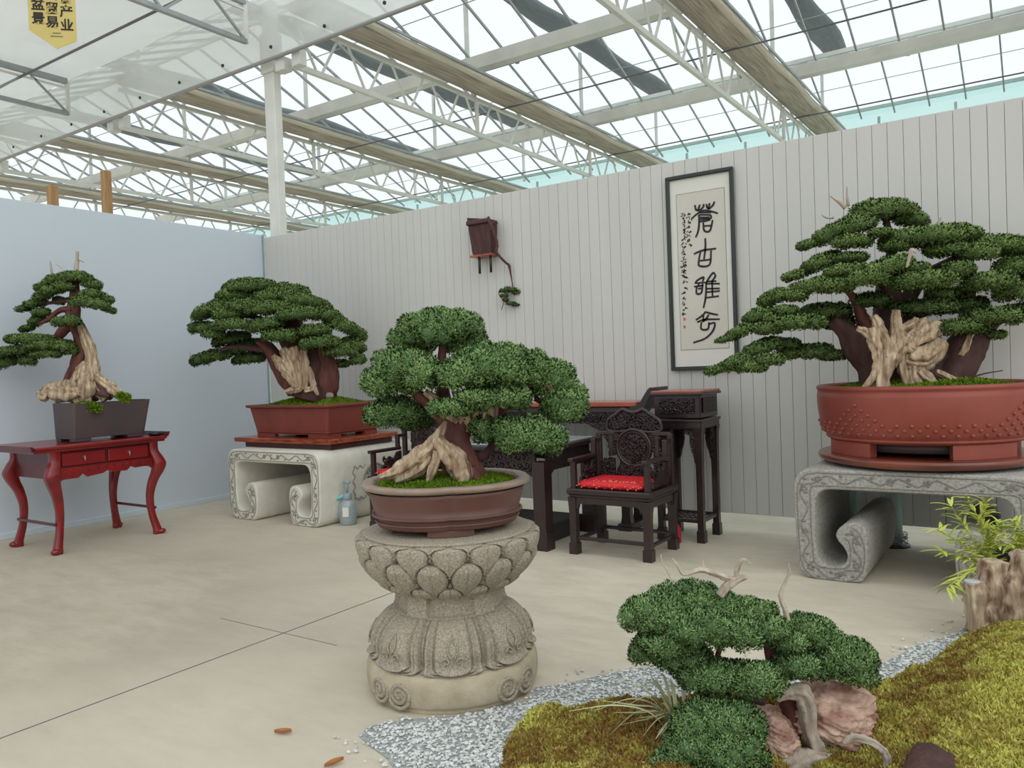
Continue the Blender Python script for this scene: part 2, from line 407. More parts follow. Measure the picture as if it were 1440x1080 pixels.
def smooth_path(P, r, k):
    P = np.array(P, float); r = np.array(r, float)
    Q = np.concatenate([[2 * P[0] - P[1]], P, [2 * P[-1] - P[-2]]]); q = np.concatenate([[r[0]], r, [r[-1]]])
    out = []; ro = []
    for i in range(len(P) - 1):
        for t in np.arange(k) / k:
            a, b, c, d = Q[i], Q[i + 1], Q[i + 2], Q[i + 3]
            out.append(.5 * (2 * b + (c - a) * t + (2 * a - 5 * b + 4 * c - d) * t * t + (3 * b - a - 3 * c + d) * t ** 3))
            ro.append(q[i + 1] * (1 - t) + q[i + 2] * t)
    out.append(P[-1]); ro.append(r[-1])
    return np.array(out), np.array(ro)
def smooth2(P, k=5):
    P3 = np.c_[np.array(P, float), np.zeros(len(P))]
    return smooth_path(P3, np.ones(len(P3)), k)[0][:, :2]

def tag(o, label, cat, group=None, kind=None):
    o['label'] = label; o['category'] = cat
    if group: o['group'] = group
    if kind: o['kind'] = kind
    return o
def thing(name, loc, label, cat, group=None):
    o = bpy.data.objects.new(name, None); COL.objects.link(o); o.location = tuple(float(v) for v in loc); o.empty_display_size = .1
    return tag(o, label, cat, group)
def struct(o, label, cat):
    return tag(o, label, cat, None, 'structure')
def copy_thing(root, loc, label):
    r = root.copy(); COL.objects.link(r); r.location = loc; r['label'] = label
    for ch in list(root.children):
        c = ch.copy(); COL.objects.link(c); c.parent = r
        for g in ch.children:
            d = g.copy(); COL.objects.link(d); d.parent = c
    return r
def text_mesh(body, size, ax_r, ax_u, origin, material, name, parent, depth=.0015, bold=.0):
    """characters from Blender's own built-in font, made into a mesh centred at origin"""
    cu = bpy.data.curves.new(name, 'FONT'); cu.body = body; cu.size = size; cu.align_x = 'CENTER'; cu.align_y = 'CENTER'
    cu.extrude = depth; cu.offset = bold
    t = bpy.data.objects.new(name, cu); COL.objects.link(t); bpy.context.view_layer.update()
    dg = bpy.context.evaluated_depsgraph_get(); me = bpy.data.meshes.new_from_object(t.evaluated_get(dg))
    V = np.array([v.co[:] for v in me.vertices]); F = [list(p.vertices) for p in me.polygons]
    bpy.data.objects.remove(t); bpy.data.curves.remove(cu); bpy.data.meshes.remove(me)
    mb = MB(); 
    if len(V) == 0: return None
    r = np.array(ax_r, float); u = np.array(ax_u, float); n = np.cross(r, u)
    mb.add(np.array(origin) + V[:, :1] * r + V[:, 1:2] * u + V[:, 2:] * n, F, False)
    return mb.build(name, material, parent)

# ================================================================== the setting
def build_setting():
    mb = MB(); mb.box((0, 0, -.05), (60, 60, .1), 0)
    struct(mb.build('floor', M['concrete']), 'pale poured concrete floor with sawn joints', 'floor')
    mb = MB()   # the two sawn joints are narrow dark strips let into the surface
    mb.box((4.625, -5, .0008), (.007, 10, .0014), 0); mb.box((4.55, -3.72, .0008), (1.0, .004, .0014), 0)
    struct(mb.build('trim_1', M['dark_steel']), 'thin sawn control joints crossing the concrete floor', 'floor joint')
    # plank wall
    mb = MB(); x = 0.02
    gaps = (7.62, 7.83, 8.03, 8.34, 8.6, 9.0)
    while x < 11.5:
        w = .105 + .006 * RNG.random()
        mb.box((x + w / 2, .012 + .003 * RNG.random(), (3.215 + .137) / 2), (w - .0022, .022, 3.215 - .137), .003); x += w
    wall = mb.build('wall_back', M['plank']); struct(wall, 'white vertical plank partition wall', 'wall')
    mb = MB(); xs = [0] + list(gaps) + [11.5]
    for a, b in zip(xs[:-1], xs[1:]): mb.box(((a + b) / 2, .034, (3.2 + .15) / 2), (b - a - .012, .01, 3.05), 0)
    mb.build('backing_board', M['plank_back'], wall)
    mb = MB()
    for z in (.5, 1.7, 2.9): mb.box((5.8, .065, z), (11.4, .05, .06), .003)
    mb.build('stud_frame', M['plank_back'], wall)
    mb = MB(); mb.box((-.03, -6.2, 1.625), (.05, 12.4, 3.25), .003)
    lw = mb.build('wall_left', M['blue_wall']); struct(lw, 'smooth blue grey panel partition wall', 'wall')
    mb = MB()
    mb.box((.004, -6.2, .03), (.03, 12.4, .06), .004)
    struct(mb.build('baseboard_left', M['blue_trim']), 'pale blue skirting along the blue grey wall', 'skirting')
    mb = MB(); mb.box((.008, -.012, 1.64), (.032, .012, 3.22), .003)
    struct(mb.build('trim_2', M['galv']), 'thin metal corner bead where the two walls meet', 'corner bead')
    # far greenhouse end wall and left side
    mb = MB(); mb.box((-1, 11.6, 3.31), (34, .02, 6.62), 0)
    struct(mb.build('wall_far', M['teal_sheet']), 'translucent teal end wall of the greenhouse', 'wall')
    mb = MB()
    for k in range(24): mb.box((-17 + 1.4 * k, 11.52, 3.2), (.05, .05, 6.4), .004)
    for z in (2.2, 4.4, 6.6): mb.box((-1, 11.52, z), (34, .06, .07), .004)
    struct(mb.build('trim_3', M['teal_metal']), 'steel framing of the greenhouse end wall', 'framing')

ZG, ZR = 6.42, 7.25
GUT = [.05, 3.9, 7.75, 11.6]
TR = [.55 + 3.85 * k for k in range(-4, 3)]
def build_roof():
    glass = MB(); bars = []
    ys = [-7.65, -3.8] + GUT
    k = 0
    for a, b in zip(ys[:-1], ys[1:]):
        m_ = (a + b) / 2
        glass.add([(-18, a, ZG + .06), (14, a, ZG + .06), (14, m_, ZR), (-18, m_, ZR)], [[0, 1, 2, 3]], False)
        glass.add([(-18, b, ZG + .06), (14, b, ZG + .06), (14, m_, ZR), (-18, m_, ZR)], [[3, 2, 1, 0]], False)
    ce = glass.build('ceiling', M['glass']); struct(ce, 'glass greenhouse roof of ridge and furrow bays', 'glass roof')
    for (a, b) in zip(GUT[:-1], GUT[1:]):
        m_ = (a + b) / 2
        for (y0, y1) in ((a, m_), (b, m_)):
            mb = MB(); x = -14.2
            while x < 12:
                mb.bar((x, y0, ZG + .03), (x, y1, ZR - .03), .028, .045, .003); x += .6417
            for t in (.5,):
                ym = y0 + (y1 - y0) * t; mb.bar((-14.2, ym, ZG + .05 + (ZR - ZG) * t), (12, ym, ZG + .05 + (ZR - ZG) * t), .012, .012, .001)
            mb.build('glazing_bars', M['galv'], ce)
        mb = MB(); mb.box((-1, m_, ZR + .01), (30, .07, .09), .006); mb.build('ridge_cap', M['white_metal'], ce)
    # eaves gutters, running across
    names = {3.9: 'wide white roof gutter beam nearest behind the plastic film', 7.75: 'white roof gutter beam further back, second behind the plastic film'}
    for y in (3.9, 7.75):
        r = thing('roof_gutter', (0, y, ZG - .1), names[y], 'roof gutter')
        mb = MB(); mb.prism([(y - .13, ZG - .02), (y - .15, ZG + .05), (y - .12, ZG + .05), (y - .08, ZG - .08), (y + .08, ZG - .08), (y + .12, ZG + .05), (y + .15, ZG + .05), (y + .13, ZG - .02), (y + .09, ZG - .13), (y - .09, ZG - .13)], 'x', -14.4, 12.2)
        mb.build('channel', M['white_metal'], r)
        mb = MB(); mb.box((-1.1, y + .33, ZG - .02), (26.6, .025, .025), .002); mb.build('vent_shaft', M['galv'], r)
        for k in range(9):
            mb = MB(); mb.bar((-11.8 + 2.6 * k, y + .33, ZG - .02), (-11.8 + 2.6 * k + .03, y + 1.0, ZG + .34), .022, .03); mb.box((-11.8 + 2.6 * k, y + .33, ZG - .02), (.06, .06, .06), .004); mb.build('vent_arm', M['galv'], r)
    # trusses running into depth with gathered shade cloth on top
    nm = ['far left', 'leftmost in view', 'left of the steel post, above the blue grey wall', 'right of the steel post', 'above the calligraphy scroll', 'above the large right bonsai']
    labs = {0: 'lattice roof truss low in the distance, farthest left behind the timber posts',
            1: 'lattice roof truss behind the timber posts over the blue grey wall',
            2: 'lattice roof truss second from the steel post on its left, dropping behind the post',
            3: 'lattice roof truss starting beside the steel post top, ending over the wall planter',
            4: 'lattice roof truss ending above the calligraphy frame',
            5: 'lattice roof truss at the upper right edge'}
    for k, x in enumerate(TR[:0:-1][::-1]):
        y0, y1 = .12, 11.4
        r = thing('roof_truss', (x, y0, 5.3), labs[k], 'roof truss', 'roof trusses of the glass bays')
        zb, zt = 5.30, 5.86
        mb = MB(); mb.box((x, (y0 + y1) / 2, zb), (.06, y1 - y0, .07), .004); mb.build('bottom_chord', M['white_metal'], r)
        mb = MB(); mb.box((x, (y0 + y1) / 2, zt), (.06, y1 - y0, .06), .004); mb.build('top_chord', M['white_metal'], r)
        n = 13; st = (y1 - y0) / n
        for i in range(n):
            ya = y0 + i * st
            for (p, q) in (((x, ya + .08, zt), (x, ya + st / 2 - .03, zb)), ((x, ya + st / 2 + .03, zb), (x, ya + st - .08, zt))):
                mb = MB(); mb.bar(p, q, .028, .028, .002); mb.build('web_bar', M['white_metal'], r)
        for y in GUT[1:3]:
            mb = MB(); mb.box((x, y, (zt + ZG) / 2 - .03), (.07, .07, ZG - zt - .12), .004); mb.build('gutter_post', M['white_metal'], r)
            mb = MB(); mb.box((x + .05, y, (zb + zt) / 2), (.05, .05, zt - zb), .004); mb.build('stub_post', M['white_metal'], r)
        mb = MB(); mb.box((x - .14, .1, 5.32), (.16, .14, .16), .006); mb.build('end_bracket', M['white_metal'], r)
        mb = MB(); mb.box((x + .14, .1, 5.34), (.14, .12, .2), .006); mb.build('end_bracket', M['white_metal'], r)
    bl = {0: 'farthest left gathered shade cloth behind the timber posts', 1: 'gathered shade cloth running behind the taller timber post',
          2: 'gathered shade cloth passing behind the steel post', 3: 'long brown gathered shade cloth over the wall planter truss',
          4: 'wide brown gathered shade cloth above the calligraphy frame', 5: 'gathered shade cloth at the upper right edge'}
    for k, x in enumerate(TR[1:]):
        r = thing('shade_cloth_bundle', (x + .2, .1, 5.95), bl[k], 'shade cloth', 'gathered shade cloths under the glass')
        n = 44; rows = []; rows2 = []
        for i in range(n + 1):
            y = .1 + 11.3 * i / n
            wob = .035 * math.sin(y * 1.3 + k) + .02 * vnoise(np.array([y * 2.3, k * 3.0, 0]))
            cx = x + .20
            ring = []
            for j in range(14):
                a = PI + PI * j / 13
                ring.append((cx + (.225 + wob * .5) * math.cos(a), y, 6.0 + wob + (.11 + wob) * math.sin(a) * (1 + .12 * math.sin(7 * a))))
            ring += [(cx + .2, y, 6.05), (cx - .2, y, 6.05)]
            rows.append(ring)
        mb = MB(); mb.loft(rows, True); mb.build('gathered_cloth', M['bundle'], r)
        mb = MB(); mb.tube([(x + .43 + .012 * math.sin(i * .8), .1 + 11.3 * i / 30, 6.0 + .012 * math.sin(i * 1.1)) for i in range(31)], .055, 10); mb.build('cloth_edge', M['bundle_pale'], r)
        mb = MB(); mb.box((x + .5, 5.75, 6.04), (.03, 11.3, .04), .003); mb.build('lead_rail', M['galv'], r)
    # outside shading structure above the glass
    ol = {2: 'outdoor shade net bundle above the glass at left of the steel post', 3: 'outdoor shade net bundle above the glass, seen over the gutter beam middle',
          4: 'outdoor shade net bundle seen through the glass above the large right bonsai', 5: 'outdoor shade net bundle above the glass at right edge', 1: 'outdoor shade net bundle above the glass far left', 0: 'outdoor shade net bundle above the glass farthest left'}
    for k, x in enumerate(TR[1:]):
        r = thing('outdoor_shade_bundle', (x + .25, 4, 7.75), ol[k], 'shade net', 'shade nets over the glass roof')
        rows = []
        for i in range(25):
            y = .4 + 11.0 * i / 24; w = .25 + .05 * math.sin(y * 1.7 + k)
            rows.append([(x + .3 + w * math.cos(t), y, 7.75 + .11 * math.sin(t) + .03 * math.sin(y * 2)) for t in np.arange(12) / 12 * 2 * PI])
        mb = MB(); mb.loft(rows, True); mb.build('net', M['outer_shade'], r)
        for y in (.5, 3.9, 7.75, 11.5):
            mb = MB(); mb.box((x - .1, y, (ZG + 7.75) / 2 + .05), (.06, .06, 7.75 - ZG), .004); mb.build('support_post', M['white_metal'], r)
    # thin drive rods running across
    for (y, z, lab) in ((4.65, 5.865, 'thin dark drive rod crossing the first glass bay'), (8.6, 5.865, 'thin dark drive rod crossing the second glass bay')):
        mb = MB(); mb.tube([(-13, y, z), (12, y, z)], .013, 8)
        tag(mb.build('drive_rod', M['dark_steel']), lab, 'rod')
    # near bay: white screen ceiling, plastic film drop, trusses
    G = np.array([[(-14 + 13.9 * i / 60, -3.6 + 3.63 * j / 24, 6.25 + (.03 * math.sin(i * 1.3) * math.sin(j * .9) + .02 * math.sin(j * 2.1)) * (j < 23)) for j in range(25)] for i in range(61)])
    mb = MB(); mb.grid(G); tag(mb.build('screen_cloth', M['screen']), 'white screen cloth stretched overhead above the yellow banner', 'shade screen')
    G = np.array([[(-14 + 27 * i / 120, .0 + .03 * vnoise(np.array([i * .45, j * .6, 1.0])) * (j < 8), 6.235 - .835 * j / 8) for j in range(9)] for i in range(121)])
    r = thing('plastic_film_drop', (0, 0, 5.4), 'crinkled clear plastic film hanging as a deep band across upper left', 'plastic film')
    mb = MB(); mb.grid(G); mb.build('film', M['film'], r)
    mb = MB(); mb.tube([(-14, 0, 5.40), (13, 0, 5.40)], .025, 8); mb.build('hem_pipe', M['film_hem'], r)
    for xx in np.arange(-8.2, 6, .95):
        mb = MB(); mb.tube([(xx, -.05, 5.52), (xx, -.035, 5.52)], .022, 10); mb.build('film_clip', M['black_plastic'], r)
    labs = ['white truss under the screen cloth meeting the steel post', 'white truss under the screen cloth left of the steel post, beside the yellow banner']
    for k, x in enumerate((-.05, -4.38)):
        r = thing('screen_truss', (x, 0, 5.67), labs[k], 'roof truss')
        y0, y1 = -4.6, -.09
        for nmn, z, h in (('bottom_chord', 5.67, .06), ('top_chord', 6.17, .09)):
            mb = MB(); mb.box((x, (y0 + y1) / 2, z), (.06, y1 - y0, h), .004); mb.build(nmn, M['galv'], r)
        mb = MB(); mb.box((x, (y0 + y1) / 2, 6.07), (.03, y1 - y0, .03), .003); mb.build('screen_rail', M['white_metal'], r)
        st = 1.14
        for i in range(4):
            ya = y1 - i * st
            for p, q in (((x, ya - .02, 5.69), (x, ya - st / 2 + .04, 6.12)), ((x, ya - st / 2 - .04, 6.12), (x, ya - st + .02, 5.69))):
                mb = MB(); mb.bar(p, q, .03); mb.build('web_bar', M['galv'], r)
        mb = MB(); mb.box((x, y1, 5.9), (.05, .05, .5), .004); mb.build('end_post', M['white_metal'], r)
    mb = MB(); mb.tube([(-13, -.78, 6.045), (12, -.78, 6.045)], .018, 8)
    tag(mb.build('drive_rod', M['dark_steel']), 'dark drive rod under the white screen cloth behind the yellow banner', 'rod')
    # steel post behind the wall corner
    r = thing('steel_post', (.11, .16, 0), 'white square steel post rising behind the wall corner', 'post')
    mb = MB(); mb.box((.10, .17, 3.1), (.19, .12, 6.2), .008); mb.build('shaft', M['white_metal'], r)
    mb = MB(); mb.box((.10, .17, 5.55), (.24, .17, .5), .008); mb.build('head_plate', M['white_metal'], r)
    mb = MB(); mb.box((.10, .17, .02), (.34, .30, .04), .004); mb.build('base_plate', M['galv'], r)
    for (y, zt, w, lab) in ((-1.9, 3.745, .085, 'taller raw timber post standing behind the blue grey wall'), (-2.47, 3.49, .085, 'shorter raw timber post standing behind the blue grey wall')):
        mb = MB(); mb.box((-.2, y, zt / 2), (.08, w, zt), .006)
        tag(mb.build('timber_post', M['post_wood']), lab, 'timber post')
    # banner
    c = at(74, 34, 6.3); rr = VR * .98 + VF * .2; rr = rr / np.linalg.norm(rr)
    w = .172; r = thing('hanging_banner', c + UP * 1.0, 'yellow pointed banner with black characters hanging from the overhead screen', 'banner')
    def bp(u, v): return c + rr * u + UP * v
    top = 6.24 - c[2]
    mb = MB(); nrm = np.cross(rr, UP)
    poly = [(-w, top), (-w, -.06), (-.0 + .02, -.20), (w, -.13), (w, top)]
    poly = [(-w, top), (-w, -.055), (.025, -.195), (w, -.125), (w, top)]
    mb.loft([[bp(u, v) + nrm * .002 for u, v in poly], [bp(u, v) - nrm * .002 for u, v in poly]]); mb.build('cloth', M['banner'], r)
    for col, (u, chars, v0) in enumerate(((.105, '业产育', -.01), (0.0, '易贸口', .01), (-.10, '景盆', .035))):
        for i, ch in enumerate(chars):
            o = text_mesh(ch, .10, rr, UP, bp(u, v0 + .108 * i) + nrm * .004, M['ink'], 'character', r, .001, .002)
    for (v, ww) in ((-.075, .06), (-.1, .09)):
        mb = MB()
        for q in range(7): mb.add([bp(-ww / 2 + ww * q / 7 + .03, v) + nrm * .004, bp(-ww / 2 + ww * (q + .6) / 7 + .03, v) + nrm * .004, bp(-ww / 2 + ww * (q + .6) / 7 + .03, v + .008) + nrm * .004, bp(-ww / 2 + ww * q / 7 + .03, v + .008) + nrm * .004], [[0, 1, 2, 3]], False)
        mb.build('small_print', M['ink'], r)
    for s in (-1, 1):
        mb = MB(); mb.tube([bp(s * (w - .02), top - .01), bp(s * (w - .02), 6.262 - c[2])], .003, 6); mb.build('cord', M['dark_steel'], r)
build_setting(); build_roof()

# ================================================================== furniture
def rot2(p, a): c, s = math.cos(a), math.sin(a); return (p[0] * c - p[1] * s, p[0] * s + p[1] * c)
def scroll_coil(mb, c, r0, turns, w, y0, y1, sgn=1, a0=0, n=26):
    """carved spiral: a round bar coiled in the x-z plane at y"""
    P = []
    for i in range(n + 1):
        t = i / n; a = a0 + sgn * turns * 2 * PI * t; r = r0 * (1 - .85 * t)
        P.append((c[0] + r * math.cos(a), (y0 + y1) / 2, c[1] + r * math.sin(a)))
    mb.tube(P, w, 6, flat=1.0)

def wood(mb): return mb
def make_chair(loc, label):
    r = thing('armchair', loc, label, 'armchair', 'carved rosewood armchairs beside the square table')
    W, D = .68, .52; f, b = -D / 2, D / 2
    def part(name, mb, m='dark_wood'): return mb.build(name, M[m], r, True)
    for sx in (-1, 1):
        for sy in (-1, 1):
            x = sx * (W / 2 - .032); y = sy * (D / 2 - .032)
            mb = MB(); w = .058
            mb.loft([[(x + a * w / 2, y + c * w / 2, z) for a, c in ((-1, -1), (1, -1), (1, 1), (-1, 1))] for z, w in ((0, .070), (.085, .070), (.09, .055), (.3, .055), (.42, .066), (.44, .07))])
            part('leg', mb)
    mb = MB(); mb.box((0, 0, .485), (W + .02, D + .02, .045), .008); part('seat', mb)
    mb = MB(); mb.box((0, 0, .452), (W - .01, D - .01, .03), .008); part('seat_frame', mb)
    # apron with shaped lower edge
    for y in (f + .02, b - .02):
        mb = MB(); po = [(-.28, .44), (.28, .44), (.28, .37), (.262, .345), (.25, .385), (.23, .395), (-.23, .395), (-.25, .385), (-.262, .345), (-.28, .37)]
        mb.prism(po, 'y', y - .012, y + .012); part('apron', mb)
    for x in (-W / 2 + .02, W / 2 - .02):
        mb = MB(); po = [(-.2, .44), (.2, .44), (.2, .37), (.185, .35), (.17, .39), (-.17, .39), (-.185, .35), (-.2, .37)]
        mb.prism(po, 'x', x - .012, x + .012); part('apron', mb)
    for y in (f + .032, b - .032):
        mb = MB(); mb.box((0, y, .125), (W - .1, .028, .026), .004); part('stretcher', mb)
    for x in (-W / 2 + .032, W / 2 - .032):
        mb = MB(); mb.box((x, 0, .105), (.028, D - .1, .026), .004); part('stretcher', mb)
    # back: posts, medallion, cloud crest and pierced scrollwork
    yb = b - .035
    for sx in (-1, 1):
        mb = MB(); mb.box((sx * (W / 2 - .03), yb, .70), (.042, .042, .40), .005); part('back_post', mb)
        mb = MB(); mb.box((sx * (W / 2 - .10), yb, .895), (.16, .036, .03), .005)
        part('shoulder_rail', mb)
        mb = MB(); mb.box((sx * (W / 2 - .14), yb, .80), (.035, .03, .17), .004); part('inner_post', mb)
        mb = MB(); mb.prism([(sx * .17, .52), (sx * .305, .52), (sx * .305, .58), (sx * .27, .60), (sx * .26, .66), (sx * .22, .70), (sx * .17, .69)], 'y', yb - .012, yb + .012)
        for q in range(9): scroll_coil(mb, (sx * (.19 + .1 * RNG.random()), .54 + .13 * RNG.random()), .026, 1.4, .009, yb - .02, yb - .008, sx, RNG.random() * 6)
        part('scroll_panel', mb, 'carved')
    mb = MB(); a = np.arange(40) / 40 * 2 * PI
    cz = .78; R_ = .145
    mb.loft([[(R_ * .8 * math.cos(t), y, cz + R_ * .8 * math.sin(t)) for t in a] for y in (yb - .012, yb + .016)])
    for q in range(16): scroll_coil(mb, (.085 * math.cos(q * 2.4) * math.sqrt(q / 16) * 1.1, cz + .085 * math.sin(q * 2.4) * math.sqrt(q / 16) * 1.1), .03, 1.5, .008, yb - .02, yb - .012, 1, q)
    part('medallion', mb, 'carved')
    for rr, w in ((R_, .016), (R_ * .86, .009)):
        mb = MB(); P = [(rr * math.cos(t), yb - .004, cz + rr * math.sin(t)) for t in np.linspace(0, 2 * PI, 41)]
        mb.tube(P, w, 8, cap=False); part('medallion_ring', mb)
    mb = MB(); mb.prism([(-.16, .52), (.16, .52), (.15, .60), (.12, .66), (-.12, .66), (-.15, .60)], 'y', yb - .014, yb + .014)
    for q in range(12): scroll_coil(mb, (-.13 + .26 * RNG.random(), .53 + .1 * RNG.random()), .03, 1.5, .009, yb - .022, yb - .01, 1 if q % 2 else -1, q)
    part('splat', mb, 'carved')
    for sx in (-1, 1):
        mb = MB()
        for q in range(9): scroll_coil(mb, (sx * (.155 + .05 * RNG.random()), .70 + .19 * RNG.random()), .032, 1.3, .012, yb - .012, yb + .012, sx, q)
        part('pierced_scrolls', mb, 'carved')
    out = smooth2([(-.235, .945), (-.225, .915), (-.12, .908), (0, .925), (.12, .908), (.225, .915), (.24, .945), (.222, 1.0), (.15, 1.045), (.09, 1.085), (.05, 1.07), (0, 1.062), (-.05, 1.07), (-.09, 1.085), (-.15, 1.045), (-.222, 1.0), (-.235, .945)], 5)
    mb = MB(); mb.tube([(p[0], yb, p[1]) for p in out], .015, 8, cap=False); part('crest_rim', mb)
    mb = MB(); mb.prism([(p[0] * .97, .99 + (p[1] - .99) * .95) for p in out[:-1]], 'y', yb + .002, yb + .014)
    for q in range(30):
        x = -.2 + .4 * RNG.random(); z = .94 + RNG.random() * (.095 - .2 * abs(x) * .9)
        scroll_coil(mb, (x, z), .028, 1.3, .008, yb - .012, yb - .002, 1 if q % 2 else -1, q)
    part('crest', mb, 'carved')
    # arms
    for sx in (-1, 1):
        x = sx * (W / 2 - .032)
        mb = MB(); mb.box((x, f + .045, .61), (.042, .042, .22), .005); part('arm_post', mb)
        mb = MB(); mb.box((x, -.06, .725), (.046, .42, .03), .006); part('arm_rail', mb)
        mb = MB(); mb.box((x, .12, .79), (.04, .036, .14), .005); part('arm_upright', mb)
        mb = MB(); mb.box((x, .17, .845), (.04, .12, .028), .005); part('arm_step', mb)
        mb = MB(); mb.prism([(-.13, .52), (.16, .52), (.16, .70), (.1, .69), (.06, .63), (0, .66), (-.04, .60), (-.1, .58)], 'x', x - .01, x + .01)
        for q in range(10):
            c = (-.1 + .24 * RNG.random(), .54 + .1 * RNG.random()); P = []
            for i in range(20):
                t = i / 19; a_ = q + 8 * t; rr = .03 * (1 - .8 * t)
                P.append((x - .014 * sx, c[0] + rr * math.cos(a_), c[1] + rr * math.sin(a_)))
            mb.tube(P, .008, 6)
        part('arm_panel', mb, 'carved')
    return r
def make_cushion(loc, label):
    r = thing('seat_cushion', loc, label, 'cushion', 'red brocade seat cushions')
    G = []
    n = 24
    def ring(s, z): 
        o = []
        for i in range(48):
            a = 2 * PI * i / 48; c, d = math.cos(a), math.sin(a); e = .28
            o.append((.285 * s * np.sign(c) * abs(c) ** e, .215 * s * np.sign(d) * abs(d) ** e, z))
        return o
    mb = MB(); mb.loft([ring(.93, .002), ring(1.0, .012), ring(1.01, .028), ring(.98, .044), ring(.9, .052), ring(.5, .057), ring(.1, .058)], True)
    mb.build('cover', M['cushion'], r, True)
    mb = MB()
    for i in range(26):
        x = -.27 + .54 * i / 25
        mb.blob((x, -.212 - .004 * math.sin(i), .02 + .012 * math.sin(i * 2.1)), (.009, .006, .006), 1)
    for i in range(40):
        mb.blob((RNG.uniform(-.25, .25), RNG.uniform(-.2, -.1), .0555), (.010, .006, .003), 1)
    mb.build('brocade_pattern', M['cushion_dot'], r, True)
    return r
ch = make_chair((5.485, -1.12, 0), 'dark carved rosewood armchair standing in full view before the flower stand')
cu = make_cushion((5.475, -1.13, .5085), 'red brocade seat cushion on the armchair in full view')
copy_thing(ch, (3.37, -1.12, 0), 'dark carved rosewood armchair half hidden behind the stone pedestal and bonsai')
copy_thing(cu, (3.36, -1.13, .5085), 'red brocade seat cushion on the half hidden armchair behind the pedestal')

def build_square_table():
    x0, x1, y0, y1 = 3.93, 4.95, -1.40, -.50
    r = thing('square_table', ((x0 + x1) / 2, (y0 + y1) / 2, 0), 'dark carved square table standing between the two armchairs', 'table')
    for x in (x0 + .06, x1 - .06):
        for y in (y0 + .06, y1 - .06):
            mb = MB(); mb.loft([[(x + a * w / 2, y + c * w / 2, z) for a, c in ((-1, -1), (1, -1), (1, 1), (-1, 1))] for z, w in ((0, .125), (.14, .125), (.145, .11), (.70, .112))]); mb.build('leg', M['dark_wood'], r)
    mb = MB(); mb.box(((x0 + x1) / 2, (y0 + y1) / 2, .80), (x1 - x0 + .05, y1 - y0 + .05, .04), .01); mb.build('table_top', M['dark_wood'], r)
    mb = MB(); mb.box(((x0 + x1) / 2, (y0 + y1) / 2, .825), (x1 - x0 - .06, y1 - y0 - .06, .012), .003); mb.build('glass_sheet', M['glass_top'], r)
    for y in (y0 + .04, y1 - .04):
        mb = MB(); mb.prism([(x0 + .1, .78), (x1 - .1, .78), (x1 - .1, .56), (x1 - .2, .62), (x0 + .2, .62), (x0 + .1, .56)], 'y', y - .012, y + .012)
        for q in range(24): scroll_coil(mb, (x0 + .16 + (x1 - x0 - .32) * (q + .5) / 24, .70 + .03 * (-1) ** q), .045, 1.5, .01, y - .02, y - .012, 1 if q % 2 else -1, q)
        mb.build('carved_apron', M['carved'], r)
    for x in (x0 + .04, x1 - .04):
        mb = MB(); mb.prism([(y0 + .1, .78), (y1 - .1, .78), (y1 - .1, .56), (y1 - .2, .62), (y0 + .2, .62), (y0 + .1, .56)], 'x', x - .012, x + .012); mb.build('carved_apron', M['carved'], r)
    mb = MB(); mb.box(((x0 + x1) / 2, (y0 + y1) / 2 + .06, .075), (x1 - x0 - .26, y1 - y0 - .26, .15), .01)
    tag(mb.build('footboard', M['black_board']), 'low black footboard lying on the floor under the square table', 'footboard')
build_square_table()

